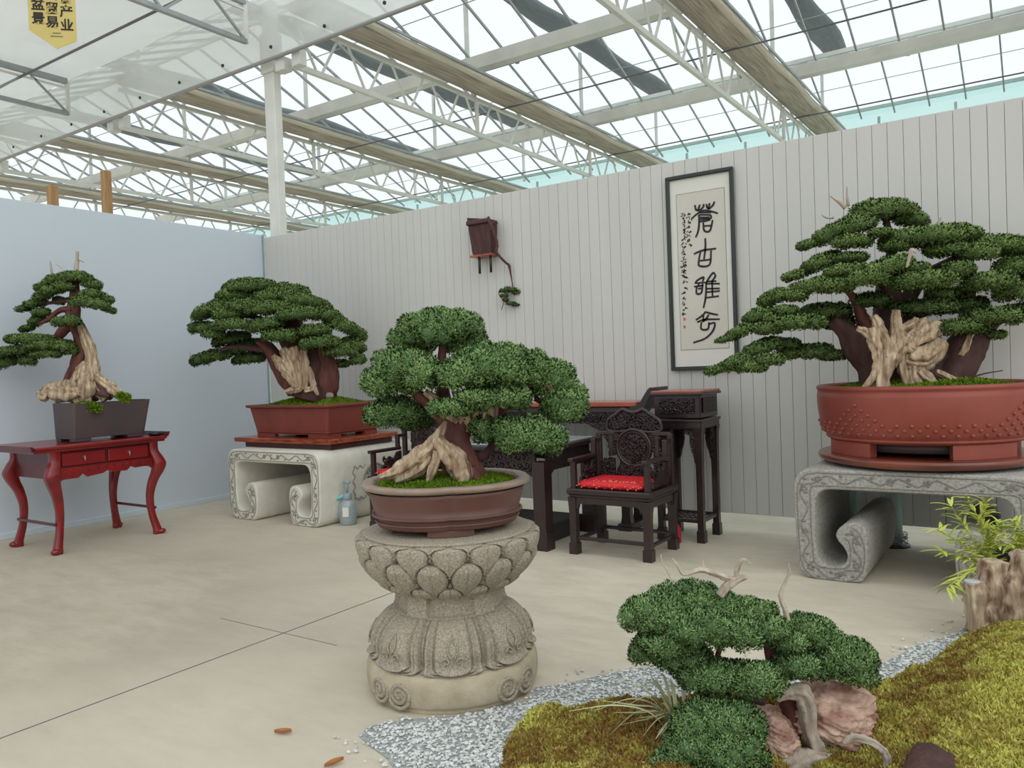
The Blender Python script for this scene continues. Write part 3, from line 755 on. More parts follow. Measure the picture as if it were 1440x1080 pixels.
def build_altar_table():
    x0, x1, y0, y1 = 3.45, 5.30, -.44, -.10; zt = 1.10
    r = thing('altar_table', (4.35, -.27, 0), 'long dark altar table with orange top and upturned end against plank wall', 'altar table')
    mb = MB(); mb.box(((x0 + x1) / 2, (y0 + y1) / 2, zt), (x1 - x0, y1 - y0, .045), .008); mb.build('table_top', M['orange_top'], r)
    mb = MB(); mb.box(((x0 + x1) / 2, (y0 + y1) / 2, zt - .05), (x1 - x0 - .02, y1 - y0 - .02, .05), .006); mb.build('waist', M['dark_wood'], r)
    for s, x in ((1, x1), (-1, x0)):
        po = smooth2([(x - s * .06, zt - .02), (x + s * .02, zt + .0), (x + s * .07, zt + .07), (x + s * .12, zt + .135), (x + s * .15, zt + .14), (x + s * .15, zt + .115), (x + s * .12, zt + .06), (x + s * .06, zt - .04), (x + s * .0, zt - .055), (x - s * .06, zt - .05)], 4)
        mb = MB(); mb.prism(po, 'y', y0, y1); mb.build('upturned_end', M['dark_wood'], r)
    for y in (y0 + .03, y1 - .03):
        po = smooth2([(x0 + .05, zt - .07), (x1 - .05, zt - .07), (x1 - .05, .92), (x1 - .1, .80), (x1 - .2, .92), (x1 - .4, .96), (x0 + .4, .96), (x0 + .2, .92), (x0 + .1, .80), (x0 + .05, .92)], 2)
        mb = MB(); mb.prism([(x0 + .05, zt - .07), (x1 - .05, zt - .07), (x1 - .05, .70), (x1 - .22, .66), (x1 - .30, .78), (x1 - .36, .86), (x1 - .5, .93), (x0 + .5, .93), (x0 + .36, .86), (x0 + .30, .78), (x0 + .22, .66), (x0 + .05, .70)], 'y', y - .012, y + .012)
        for q in range(26): scroll_coil(mb, (x0 + .1 + (x1 - x0 - .2) * (q + .5) / 26, .98), .035, 1.5, .009, y - .02, y - .012, 1 if q % 2 else -1, q)
        mb.build('carved_apron', M['carved'], r)
    for x in (x0 + .12, x1 - .14):
        for y in (y0 + .05, y1 - .05):
            mb = MB(); mb.loft([[(x + a * w / 2, y + c * .03, z) for a, c in ((-1, -1), (1, -1), (1, 1), (-1, 1))] for z, w in ((.05, .10), (.12, .08), (.9, .085), (zt - .07, .1))]); mb.build('leg', M['dark_wood'], r)
        mb = MB(); mb.box((x, (y0 + y1) / 2, .03), (.13, y1 - y0 + .04, .06), .008); mb.build('foot_rail', M['dark_wood'], r)
        mb = MB(); mb.box((x, (y0 + y1) / 2, .62), (.03, y1 - y0 - .1, .6), .004); mb.build('end_panel', M['carved'], r)
build_altar_table()

def build_flower_stand():
    x0, x1, y0, y1 = 5.545, 5.945, -.63, -.22; zt = 1.22
    cx, cy = (x0 + x1) / 2, (y0 + y1) / 2
    r = thing('flower_stand', (cx, cy, 0), 'tall dark square flower stand with orange top right of the armchair', 'flower stand')
    mb = MB(); mb.box((cx, cy, zt - .012), (x1 - x0 + .03, y1 - y0 + .03, .022), .006); mb.build('top_panel', M['orange_top'], r)
    mb = MB(); mb.box((cx, cy, zt - .03), (x1 - x0 + .045, y1 - y0 + .045, .022), .006); mb.build('top_frame', M['dark_wood'], r)
    mb = MB(); mb.box((cx, cy, zt - .13), (x1 - x0 - .01, y1 - y0 - .01, .19), .006); mb.build('drawer_box', M['dark_wood'], r)
    for (c, d) in (((cx, y0 - .002, zt - .125), (.3, .012, .12)), ((x1 + .002, cy, zt - .125), (.012, .3, .12))):
        mb = MB(); mb.box(c, d, .004)
        if d[1] < .1:
            for q in range(14): scroll_coil(mb, (cx - .13 + .26 * (q + .5) / 14, zt - .125 + .02 * (-1) ** q), .028, 1.4, .007, y0 - .016, y0 - .006, 1 if q % 2 else -1, q)
        mb.build('carved_panel', M['carved'], r)
    mb = MB(); mb.box((cx, cy, zt - .245), (x1 - x0 + .03, y1 - y0 + .03, .025), .006); mb.build('moulding', M['dark_wood'], r)
    mb = MB(); mb.box((cx, cy, zt - .28), (x1 - x0 + .01, y1 - y0 + .01, .06), .006); mb.build('waist', M['dark_wood'], r)
    for x in (x0 + .03, x1 - .03):
        for y in (y0 + .03, y1 - .03):
            mb = MB(); mb.loft([[(x + a * w / 2, y + c * w / 2, z) for a, c in ((-1, -1), (1, -1), (1, 1), (-1, 1))] for z, w in ((0, .064), (.09, .064), (.1, .05), (.55, .05), (.85, .058), (.92, .075))]); mb.build('leg', M['dark_wood'], r)
    for ax in (0, 1):
        for s in (0, 1):
            c = (y0, y1)[s] if ax == 0 else (x0, x1)[s]; c += .03 * (1 if s == 0 else -1)
            a0, a1 = (x0, x1) if ax == 0 else (y0, y1)
            for sg, e_ in ((1, a0 + .055), (-1, a1 - .055)):
                po = [(e_ - sg * .01, .92), (e_ + sg * .10, .92), (e_ + sg * .085, .87), (e_ + sg * .05, .86), (e_ + sg * .05, .80), (e_ + sg * .04, .74), (e_ + sg * .025, .70), (e_ + sg * .012, .64), (e_ - sg * .01, .62)]
                mb = MB(); mb.prism(po, 'y' if ax == 0 else 'x', c - .014, c + .014); mb.build('carved_bracket', M['carved'], r)
    for (c, d) in (((cx, y0 + .03, .17), (.32, .03, .03)), ((cx, y1 - .03, .17), (.32, .03, .03)), ((x0 + .03, cy, .17), (.03, .32, .03)), ((x1 - .03, cy, .17), (.03, .32, .03))):
        mb = MB(); mb.box(c, d, .004); mb.build('stretcher', M['dark_wood'], r)
    mb = MB()
    for q in range(7): mb.box((x0 + .07 + .045 * q, cy, .17), (.014, .33, .014), .002)
    for q in range(4): mb.box((cx, y0 + .09 + .08 * q, .17), (.30, .012, .012), .002)
    mb.build('lattice_shelf', M['dark_wood'], r)
    # red tasselled cloth by the chair leg
    mb = MB(); mb.loft([[(5.735 + w * c, -.69 + .02 * d, z) for c, d in ((-1, -1), (1, -1), (1, 1), (-1, 1))] for z, w in ((0.002, .03), (.05, .034), (.12, .03), (.15, .01))], True)
    tag(mb.build('red_bag', M['red_cloth']), 'small red bag on the floor behind the armchair leg by flower stand', 'bag')
build_flower_stand()

def build_red_table():
    x0, x1, y0, y1 = .36, 1.26, -3.46, -2.24; zt = .93
    cx, cy = (x0 + x1) / 2, (y0 + y1) / 2
    r = thing('console_table', (cx, cy, 0), 'glossy red console table with two drawers against the blue grey wall', 'console table')
    mb = MB(); mb.box((cx, cy, zt - .015), (x1 - x0, y1 - y0, .03), .008); mb.build('table_top', M['red_lacquer'], r)
    mb = MB(); mb.box((cx, cy, zt - .04), (x1 - x0 - .03, y1 - y0 - .03, .024), .006); mb.build('top_moulding', M['red_lacquer'], r)
    mb = MB(); mb.prism([(y1 - .03, zt - .01), (y1 + .01, zt - .01), (y1 + .03, zt + .035), (y1 + .005, zt + .035)], 'x', x0, x1); mb.build('upturned_end', M['red_dark'], r)
    mb = MB(); mb.prism([(y0 + .03, zt - .03), (y0 - .006, zt - .035), (y0 - .016, zt + .012), (y0 + .01, zt + .006)], 'x', x0, x1); mb.build('upturned_end', M['red_dark'], r)
    lx = (x0 + .13, x1 - .07); ly = (y0 + .20, y1 - .10)
    ya, yb_ = ly
    mb = MB(); mb.box(((lx[0] + lx[1]) / 2, (ya + yb_) / 2, zt - .135), (lx[1] - lx[0] - .02, yb_ - ya - .03, .17), .005); mb.build('case', M['red_dark'], r)
    xf = lx[1] + .0
    half = (yb_ - ya - .1) / 2
    for s in (0, 1):
        yc = ya + .05 + half * (s + .5)
        mb = MB(); mb.box((xf, yc, zt - .13), (.02, half - .03, .115), .005)
        d = mb.build('drawer', M['red_lacquer'], r)
        mb = MB(); mb.tube([(xf + .008, yc, zt - .12), (xf + .024, yc, zt - .12)], .01, 10); mb.tube([(xf + .022, yc, zt - .12), (xf + .024, yc, zt - .155)], .006, 6); mb.build('knob', M['steel_knob'], d)
    po = [(ya + .03, zt - .2), (yb_ - .03, zt - .2), (yb_ - .03, zt - .30), (yb_ - .07, zt - .27), (yb_ - .2, zt - .275), (yb_ - .24, zt - .255), (yb_ - .28, zt - .29), (yb_ - .42, zt - .285), (yb_ - .46, zt - .265), (ya + .46, zt - .265), (ya + .42, zt - .285), (ya + .28, zt - .30), (ya + .24, zt - .265), (ya + .2, zt - .30), (ya + .07, zt - .30), (ya + .03, zt - .32)]
    mb = MB(); mb.prism(po, 'x', xf - .015, xf + .008)
    for q in range(10): 
        yy = ya + .12 + (yb_ - ya - .24) * q / 9; P = [(xf + .009, yy + .03 * math.cos(t) * (1 - t / 9), zt - .24 + .022 * math.sin(t) * (1 - t / 9)) for t in np.linspace(0, 7, 16)]
        mb.tube(P, .004, 5)
    mb.build('carved_apron', M['red_lacquer'], r)
    for s in (0, 1):
        y = ly[s] ; mb = MB(); mb.box(((lx[0] + lx[1]) / 2, y, zt - .17), (lx[1] - lx[0] - .04, .02, .24), .004); mb.build('end_panel', M['red_dark'], r)
    # cabriole legs: profile swings outwards at the knee and foot
    prof = [(0.0, 0.0, .052), (.035, .0, .055), (.06, -.005, .05), (.2, -.035, .042), (.36, -.045, .046), (.5, -.02, .058), (.60, .018, .075), (.67, .03, .085), (.74, .01, .075), (.80, -.01, .062), (.90, -.01, .062)]
    for sx, x in ((-1, lx[0]), (1, lx[1])):
        for sy, y in ((-1, ly[0]), (1, ly[1])):
            rings = []
            pz, pr = smooth_path([(p[1], p[0], 0) for p in prof], [p[2] for p in prof], 4)
            for p, w in zip(pz, pr):
                ox, oy = x + sx * p[0] * .7, y + sy * p[0]
                rings.append([(ox + a * w * .52, oy + c * w * .66, p[1]) for a, c in ((-1, -.8), (-.8, -1), (.8, -1), (1, -.8), (1, .8), (.8, 1), (-.8, 1), (-1, .8))])
            mb = MB(); mb.loft(rings, True); 
            fx, fy = x + sx * .02, y + sy * .028
            mb.blob((fx, fy, .026), (.036, .042, .026), 2, .02)
            mb.build('leg', M['red_lacquer'], r)
    for y in ly:
        mb = MB(); mb.box(((lx[0] + lx[1]) / 2, y, .25), (lx[1] - lx[0] - .03, .022, .024), .004); mb.build('stretcher', M['red_dark'], r)
    # small black dish on the far end
    mb = MB(); mb.lathe((1.185, y1 - .08, zt), [(.02, .001), (.045, .001), (.064, .018), (.07, .03), (.064, .028), (.045, .012), (.001, .01)], 28)
    t_ = thing('ink_dish', (1.185, y1 - .08, zt), 'small black dish resting on the far end of the red console', 'dish')
    mb.build('bowl', M['black_plastic'], t_); mb = MB(); mb.blob((1.185, y1 - .08, zt + .027), (.045, .04, .018), 2, .1); mb.build('lump', M['black_plastic'], t_)
build_red_table()

# ------------------------------------------------------------------ stone scroll benches
def scroll_outline():
    half = [(.69, .72), (.30, .72), (.12, .72), (.055, .705), (.012, .655), (.0, .56), (.008, .30), (.02, .09), (.05, .03), (.11, .0), (.36, .0), (.42, .03), (.445, .12), (.45, .28), (.435, .35), (.39, .385), (.33, .378), (.28, .345), (.258, .30), (.272, .26), (.305, .22), (.325, .17), (.312, .12), (.27, .092), (.215, .09), (.17, .115), (.145, .17), (.135, .28), (.135, .46), (.148, .54), (.195, .585), (.30, .592), (.69, .592)]
    a = smooth2(half, 3)
    b = np.c_[1.38 - a[::-1, 0], a[::-1, 1]]
    return np.concatenate([a, b[1:-1]])
def scroll_midline():
    half = [(.69, .656), (.3, .656), (.13, .652), (.075, .61), (.066, .5), (.07, .25), (.085, .1), (.15, .046), (.30, .046), (.37, .09), (.388, .2), (.37, .29), (.335, .32)]
    a, _ = smooth_path([(p[0], 0, p[1]) for p in half], np.ones(len(half)), 8)
    return a
def build_scroll_bench(x0, y0, y1, label, m, mline, lname, flower):
    r = thing('stone_scroll_bench', (x0 + .69, (y0 + y1) / 2, 0), label, 'stone bench', 'carved stone scroll benches')
    mb = MB(); o = scroll_outline(); c = np.array([.69, .36])
    def ring(y, ins):
        n = np.roll(o, -1, 0) - np.roll(o, 1, 0); n = np.c_[n[:, 1], -n[:, 0]]; n /= np.linalg.norm(n, axis=1)[:, None] + 1e-9
        # outline runs anticlockwise from the top middle to the left
        q = o + n * ins * SG
        return [(x0 + p[0], y, max(p[1], 0)) for p in q]
    area = .5 * np.sum(o[:, 0] * np.roll(o[:, 1], -1) - np.roll(o[:, 0], -1) * o[:, 1]); SG = -1 if area > 0 else 1
    mb.loft([ring(y0, .012), ring(y0 + .004, .005), ring(y0 + .014, 0), ring(y1 - .014, 0), ring(y1, .012)], True)
    slab = mb.build('scroll_body', m, r)
    for p in slab.data.polygons:
        if len(p.vertices) > 4: p.use_smooth = False
    mid = scroll_midline()
    for sx in (0, 1):
        P = mid.copy(); 
        if sx: P[:, 0] = 1.38 - P[:, 0]
        P[:, 0] += x0; P[:, 1] = y0 - .001
        T = np.gradient(P, axis=0); T /= np.linalg.norm(T, axis=1)[:, None]; N = np.c_[T[:, 2], np.zeros(len(P)), -T[:, 0]]
        L = np.concatenate([[0], np.cumsum(np.linalg.norm(np.diff(P, axis=0), axis=1))])
        for off in (-.046, .046):
            mb = MB(); mb.tube(P + N * off * .9, .0042, 5); mb.build('border_line', mline, r)
        mb = MB(); mb.tube(P + N * (.024 * np.sin(L * 30))[:, None], .005, 5)
        for k in range(0, len(P), 4):
            q = P[k] + N[k] * .024 * math.sin(L[k] * 30 + 2.2)
            mb.blob(q, (.016, .004, .010), 1)
        for k in range(2, len(P), 12):
            for a in range(5):
                mb.blob(P[k] + np.array([.016 * math.cos(a * 1.257), 0, .016 * math.sin(a * 1.257)]), (.010, .004, .010), 1)
        mb.build('vine_carving', mline, r)
    if flower:
        xs = x0 + 1.38 - .006
        cy, cz = -.76, .365
        mb = MB(); P = [(xs + .008, cy + .165 * math.cos(t), cz + .165 * math.sin(t)) for t in np.linspace(0, 2 * PI, 49)]; mb.tube(P, .013, 6, cap=False); mb.build('roundel', mline, r)
        text_mesh('福', .26, (0, 1, 0), (0, 0, 1), (xs + .008, cy, cz), mline, 'carved_character', r, .004, .004)
        mb = MB()
        P = [(xs + .006, -1.06 + .014 * math.sin(t * 20), .22 + .30 * t) for t in np.linspace(0, 1, 70)]; mb.tube(P, .006, 5)
        P = [(xs + .006, -1.06 + .16 * t, .52 + .014 * math.sin(t * 14)) for t in np.linspace(0, 1, 40)]; mb.tube(P, .006, 5)
        P = [(xs + .006, -1.06 + .16 * t, .21 + .012 * math.sin(t * 14)) for t in np.linspace(0, 1, 40)]; mb.tube(P, .006, 5)
        mb.build('corner_carving', mline, r)
    return r
build_scroll_bench(1.14, -1.5, -.12, 'pale stone scroll bench with a carved roundel under the rectangular red pot', M['stone_pale'], M['carve_line'], '', True)
build_scroll_bench(6.82, -1.3, -.20, 'speckled grey stone scroll bench under the big round pot', M['stone_grey'], M['carve_grey'], '', False)

def build_wood_stands():
    r = thing('wood_slab_stand', (1.78, -.9, .72), 'rectangular grained wood slab stand under the rectangular red pot', 'wood stand')
    mb = MB(); mb.box((1.78, -.86, .80), (1.44, .98, .045), .006); mb.build('slab', M['slab_wood'], r)
    mb = MB(); mb.box((1.82, -.86, .7495), (1.28, .88, .055), .005); mb.build('plinth', M['slab_dark'], r)
    r = thing('round_wood_stand', (7.53, -.70, .72), 'round polished wood stand under the big round pot', 'wood stand')
    mb = MB(); mb.lathe((7.53, -.70, .722), [(.52, 0), (.56, 0.0), (.57, .012), (.60, .02)], 72); mb.build('foot_ring', M['slab_dark'], r)
    mb = MB(); mb.lathe((7.53, -.70, .742), [(.60, -.01), (.635, .0), (.662, .014), (.668, .036), (.660, .05), (.64, .0545), (.60, .0545)], 96); mb.build('disc', M['round_wood'], r)
build_wood_stands()

# ------------------------------------------------------------------ spray bottle, pipes
def build_small_things():
    b = on_floor(490, 737); c = (b[0], b[1], 0)
    r = thing('spray_bottle', c, 'clear grey pump spray bottle on the floor by the pale stone bench', 'spray bottle')
    mb = MB(); mb.lathe(c, [(.075, .002), (.082, .01), (.083, .18), (.078, .2), (.05, .23), (.035, .24)], 32); mb.build('body', M['bottle'], r)
    mb = MB(); mb.lathe(c, [(.07, .008), (.074, .012), (.074, .09), (.001, .091)], 28); mb.build('water', M['bottle_liquid'], r)
    mb = MB(); mb.lathe((c[0], c[1], .24), [(.04, 0), (.043, .005), (.043, .05), (.03, .06), (.014, .065)], 24); mb.build('cap', M['bottle_head'], r)
    mb = MB(); mb.tube([(c[0], c[1], .30), (c[0], c[1], .40)], .011, 8); mb.build('pump_rod', M['bottle_head'], r)
    mb = MB(); mb.tube([(c[0] - .035, c[1] - .01, .405), (c[0] + .035, c[1] + .01, .405)], .013, 8); mb.build('pump_handle', M['bottle_head'], r)
    mb = MB(); mb.tube([(c[0] - .02, c[1] - .02, .28), (c[0] - .09, c[1] - .05, .25), (c[0] - .13, c[1] - .06, .18)], [.018, .016, .012], 8); mb.build('trigger', M['bottle_lever'], r)
    mb = MB(); mb.box((c[0] + .05 * .85, c[1] - .085 * .85, .13), (.06, .004, .09), .001, rz=math.atan2(.05, .085)); mb.build('paper_label', M['mount'], r)
    for (p, lab, wr) in (((float(on_y(1257, 730, -.11)[0]), -.11), 'pale teal vertical pipe under the grey stone bench with wire at its foot', True), ((float(on_y(1193, 705, -.10)[0]), -.10), 'pale teal vertical pipe seen through the grey bench scroll', False)):
        r = thing('teal_pipe', (*p, 0), lab, 'pipe')
        mb = MB(); mb.tube([(*p, 0.0), (*p, .585)], .058, 20); mb.build('pipe', M['teal_metal'], r)
        mb = MB(); mb.tube([(*p, .0), (*p, .016)], .11, 20); mb.build('flange', M['slab_dark'], r)
        if wr:
            mb = MB()
            for k in range(6):
                a0 = k * 1.1; P = [(p[0] + (.075 + .02 * math.sin(5 * t + k)) * math.cos(t + a0), p[1] + (.08) * math.sin(t + a0), .03 + .012 * k + .02 * math.sin(3 * t + k)) for t in np.linspace(0, 5.6, 30)]
                mb.tube(P, .0035, 4)
            mb.build('wire_wrap', M['galv'], r)
    for (px, py, a, lab) in ((398, 1032, .4, 'curled brown dry leaf flat on the concrete floor'), (470, 1076, 1.2, 'orange dry leaf on the floor at the bottom edge')):
        c = on_floor(px, py); mb = MB()
        G = np.array([[(c[0] + (u - .5) * .075 * math.cos(a) - (v - .5) * .03 * math.sin(a) * math.sin(PI * (u * .9 + .05)), c[1] + (u - .5) * .075 * math.sin(a) + (v - .5) * .03 * math.cos(a) * math.sin(PI * (u * .9 + .05)), .003 + .012 * abs(v - .5) ** 2 * 4 + .006 * u) for v in np.linspace(0, 1, 5)] for u in np.linspace(0, 1, 9)])
        mb.grid(G); tag(mb.build('dry_leaf', M['dry_leaf']), lab, 'leaf')
build_small_things()

# ------------------------------------------------------------------ calligraphy
def build_calligraphy():
    r = thing('calligraphy_frame', (5.765, -.02, 1.4), 'tall framed calligraphy scroll hanging on the plank wall', 'framed calligraphy')
    x0, x1, z0, z1 = 5.478, 6.052, 1.39, 3.06
    def bar(a, b, nm='frame_bar'):
        mb = MB(); mb.bar(a, b, .034, .034, .006); mb.build(nm, M['frame_wood'], r)
    y = -.026
    for a, b in (((x0, y, z0 - .0), (x0, y, z1)), ((x1, y, z0), (x1, y, z1)), ((x0 - .017, y, z0), (x1 + .017, y, z0)), ((x0 - .017, y, z1), (x1 + .017, y, z1))): bar(a, b)
    mb = MB(); mb.box(((x0 + x1) / 2, -.012, (z0 + z1) / 2), (x1 - x0, .012, z1 - z0), .001); mb.build('mount', M['mount'], r)
    px0, px1, pz0, pz1 = 5.555, 5.985, 1.555, 2.915
    mb = MB(); mb.box(((px0 + px1) / 2, -.019, (pz0 + pz1) / 2), (px1 - px0, .003, pz1 - pz0), .0005); mb.build('paper', M['paper'], r)
    for a, b in (((px0, pz0), (px1, pz0)), ((px1, pz0), (px1, pz1)), ((px1, pz1), (px0, pz1)), ((px0, pz1), (px0, pz0))):
        mb = MB(); mb.bar((a[0], -.0205, a[1]), (b[0], -.0205, b[1]), .003, .003, 0); mb.build('border_line', M['carve_line'], r)
    def W1(p): q = on_y(940 + p[0] / 9, 270 + p[1] / 9, -.022); return q
    def W2(p): q = on_y(940 + p[0] / 8.31, 370 + p[1] / 8.31, -.022); return q
    def stroke(mb, pts, Wf, w=.0085):
        P = np.array([Wf(p) for p in pts]); n = len(P); k = np.linspace(0, 1, n)
        mb2_r = w * (.75 + .35 * np.sin(PI * np.clip(k, .12, .88)))
        if n > 2: P, rr = smooth_path(P, mb2_r, 5)
        else: rr = mb2_r
        P[:, 1] = -.0222
        # flat brush ribbon with rounded body
        T = np.gradient(P, axis=0); T /= np.linalg.norm(T, axis=1)[:, None]; N = np.c_[T[:, 2], np.zeros(len(P)), -T[:, 0]]
        a = P + N * rr[:, None]; b = P - N * rr[:, None]
        G = np.stack([a, b], 1); f = G.copy(); f[:, :, 1] -= .0012
        mb.loft([np.array([G[i, 0], G[i, 1], f[i, 1], f[i, 0]]) for i in range(len(P))])
    c1 = [[(335, 165), (350, 225), (385, 235)], [(400, 160), (385, 200), (372, 235)], [(445, 150), (440, 190), (385, 240)], [(480, 150), (490, 195), (515, 215)], [(520, 140), (515, 180), (505, 220)], [(585, 120), (560, 170), (515, 215)],
          [(290, 340), (360, 280), (440, 235), (540, 245), (625, 270)], [(385, 290), (535, 290)], [(400, 262), (540, 258)], [(385, 290), (388, 400), (375, 500), (345, 575)], [(535, 290), (530, 335), (395, 345)], [(400, 320), (470, 325), (520, 318)], [(390, 375), (470, 365), (530, 350)], [(440, 385), (455, 490), (525, 488), (560, 355)], [(450, 430), (540, 425)]]
    c2 = [[(465, 585), (468, 700), (450, 850)], [(322, 785), (430, 740), (605, 715)], [(405, 760), (385, 870), (395, 935), (520, 920), (540, 740)], [(400, 870), (530, 855)]]
    c3 = [[(310, 240), (340, 200), (410, 165), (400, 215)], [(325, 235), (430, 225)], [(300, 275), (410, 262)], [(330, 275), (330, 355), (385, 345), (400, 240)], [(345, 300), (385, 295)], [(355, 240), (350, 275)],
          [(545, 130), (520, 115), (470, 180), (440, 235)], [(545, 130), (545, 160), (505, 215)], [(440, 220), (440, 330), (430, 430), (410, 525)], [(510, 200), (515, 385)], [(445, 240), (600, 240)], [(445, 215), (560, 210)], [(440, 300), (600, 295)], [(445, 340), (600, 325)], [(440, 405), (590, 385)]]
    c4 = [[(435, 565), (400, 610), (320, 665)], [(435, 570), (500, 590), (580, 605)], [(410, 610), (405, 690)], [(470, 600), (450, 640), (410, 680)], [(335, 690), (430, 660), (600, 655)], [(385, 690), (385, 770), (460, 770), (475, 690)], [(470, 715), (540, 700), (520, 790), (430, 880), (290, 930)]]
    for ch, Wf in ((c1, W1), (c2, W1), (c3, W2), (c4, W2)):
        mb = MB()
        for s in ch: stroke(mb, s, Wf)
        mb.build('brush_character', M['ink_brush'], r)
    # two thin columns of small running script (illegible in the photo: short cursive strokes)
    R2 = random.Random(11)
    for col, (u, v0, v1, dv) in enumerate(((265, 270, 700, 55), (195, 280, 1075, 46))):
        mb = MB(); v = v0
        while v < v1:
            for q in range(4):
                p0 = (u + R2.uniform(-22, 22), v + R2.uniform(-16, 16)); p1 = (p0[0] + R2.uniform(-20, 20), p0[1] + R2.uniform(-4, 18)); p2 = (p1[0] + R2.uniform(-22, 12), p1[1] + R2.uniform(0, 16))
                stroke(mb, [p0, p1, p2], W1, .0032)
            v += dv
        mb.build('small_script', M['ink'], r)
    mb = MB(); v = 30
    while v < 620:
        for q in range(4):
            p0 = (190 + R2.uniform(-20, 20), v + R2.uniform(-16, 16)); p1 = (p0[0] + R2.uniform(-20, 22), p0[1] + R2.uniform(-4, 18)); p2 = (p1[0] + R2.uniform(-22, 12), p1[1] + R2.uniform(0, 16))
            stroke(mb, [p0, p1, p2], W2, .0032)
        v += 62
    mb.build('small_script', M['ink'], r)
    for v in (655, 745):
        q = W2((188, v)); mb = MB(); mb.box((q[0], -.0215, q[2]), (.022, .002, .024), .0005); mb.build('seal_mark', M['seal_red'], r)
build_calligraphy()

# ================================================================== bonsai
def sprigs(mb, P, Nn, L, Wd, jit, tint, up=.25, shade=None):
    """short folded leaf sprays, one quad each, at points P along normals Nn"""
    n = len(P)
    d = Nn + RNG.normal(0, jit, (n, 3)) + UP * up
    d /= np.linalg.norm(d, axis=1)[:, None]
    s = np.cross(d, RNG.normal(0, 1, (n, 3))); s /= np.linalg.norm(s, axis=1)[:, None] + 1e-9
    nn = np.cross(d, s)
    if shade is not None:
        fl_ = np.sign(np.sum(nn * shade, 1))[:, None]; s = s * fl_; nn = nn * fl_
    L = L * RNG.uniform(.6, 1.25, n)[:, None]; w = Wd * RNG.uniform(.7, 1.3, n)[:, None]
    b = P - d * L * .25; t = P + d * L * .8; m = P + d * L * .25
    V = np.stack([b, m + s * w + nn * w * .5, t, m - s * w + nn * w * .5], 1).reshape(-1, 3)
    F = np.arange(n * 4).reshape(n, 4)
    T = np.repeat(np.clip(tint + RNG.normal(0, .16, n), 0, 1), 4)
    N4 = None
    if shade is not None:
        q = shade + nn * .35 + d * .25; q /= np.linalg.norm(q, axis=1)[:, None]; N4 = np.repeat(q, 4, axis=0)
    mb.add(V, F[:, ::-1] if shade is not None else F, True, T, N4)

def pad(parent, mname, c, rx, ry, rz, lump, L, Wd, dens, tint=.5, low=-.35, flat=0.0, rot=0.0):
    """one foliage pad: a clump of lumps over an ellipsoid, every lump thick with leaf sprays"""
    c = np.array(c, float); mb = MB()
    ca, sa = math.cos(rot), math.sin(rot)
    A = VR * ca + UP * sa; U = UP * ca - VR * sa; D = VF
    R = np.stack([A * rx, D * ry, U * rz])
    area = 4 * PI * ((rx * ry) ** 1.6 / 3 + (rx * rz) ** 1.6 / 3 + (ry * rz) ** 1.6 / 3) ** (1 / 1.6)
    nl = max(5, int(area / (PI * lump ** 2) * 1.15))
    i = np.arange(nl) + .5
    zz = 1 - (1 - low) * i / nl; th = i * 2.399963 + RNG.uniform(0, 6)
    q = np.sqrt(np.clip(1 - zz ** 2, 0, 1))
    S = np.stack([q * np.cos(th), q * np.sin(th), zz], 1) * RNG.uniform(.86, 1.04, nl)[:, None]
    # pull lumps inside so their outer edge meets the pad outline
    shr = np.array([max(.25, 1 - .8 * lump / rx), max(.25, 1 - .8 * lump / ry), max(.12, 1 - .8 * lump / rz)])
    C = (S * shr) @ R
    core = ico(2)[0]; cf = ico(2)[1]
    k = fbm(core * 2.2 + c * 3, 2)
    cc = core.copy(); cc[:, 2] = np.where(cc[:, 2] < low, low + (cc[:, 2] - low) * .2, cc[:, 2])
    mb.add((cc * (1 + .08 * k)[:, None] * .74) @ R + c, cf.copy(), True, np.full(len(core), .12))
    iv, jf = ico(1)
    ns = int(dens * 4 * PI * lump ** 2 * .75)
    for a in range(nl):
        rl = lump * RNG.uniform(.7, 1.35); ctr = c + C[a] * (RNG.uniform(.9, 1.14) if flat < .5 else RNG.uniform(.92, 1.04))
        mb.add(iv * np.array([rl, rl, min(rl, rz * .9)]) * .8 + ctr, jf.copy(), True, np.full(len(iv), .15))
        d = RNG.normal(0, 1, (ns, 3)); d /= np.linalg.norm(d, axis=1)[:, None]
        out = C[a] / (np.linalg.norm(C[a]) + 1e-9)
        d = d + out * .55 + UP * .15; d /= np.linalg.norm(d, axis=1)[:, None]
        P = ctr + d * np.array([rl, rl, min(rl, rz * .9)]) * RNG.uniform(.8, 1.02, ns)[:, None]
        t = tint + RNG.normal(0, .12)
        g = (P - c) / np.array([rx, rx, rz]) ; g = g / np.array([1, 1, max(rz / rx, .4)]); g /= np.linalg.norm(g, axis=1)[:, None] + 1e-9
        sh = d * (.95 - .5 * flat) + g * (.40 + .5 * flat); sh /= np.linalg.norm(sh, axis=1)[:, None]
        sprigs(mb, P, d, L, Wd, .45, t, .25, sh)
    return mb.build('foliage_pad', M[mname], parent)

def pads_px(parent, mname, depth, lst, lump, L, Wd, dens, dr=.85, low=-.35, tint=.5, flat=0.0):
    for p in lst:
        px, py, rx, ry = p[:4]; dd = p[4] if len(p) > 4 else 0.0; rot = p[5] if len(p) > 5 else 0.0; tt = p[6] if len(p) > 6 else tint
        D = depth + dd; m = D / FPX
        pad(parent, mname, at(px, py, D), rx * m, rx * m * dr, ry * m * (1 - .10 * flat), min(lump, rx * m * .55), L, Wd, dens, tt, low, flat, rot)

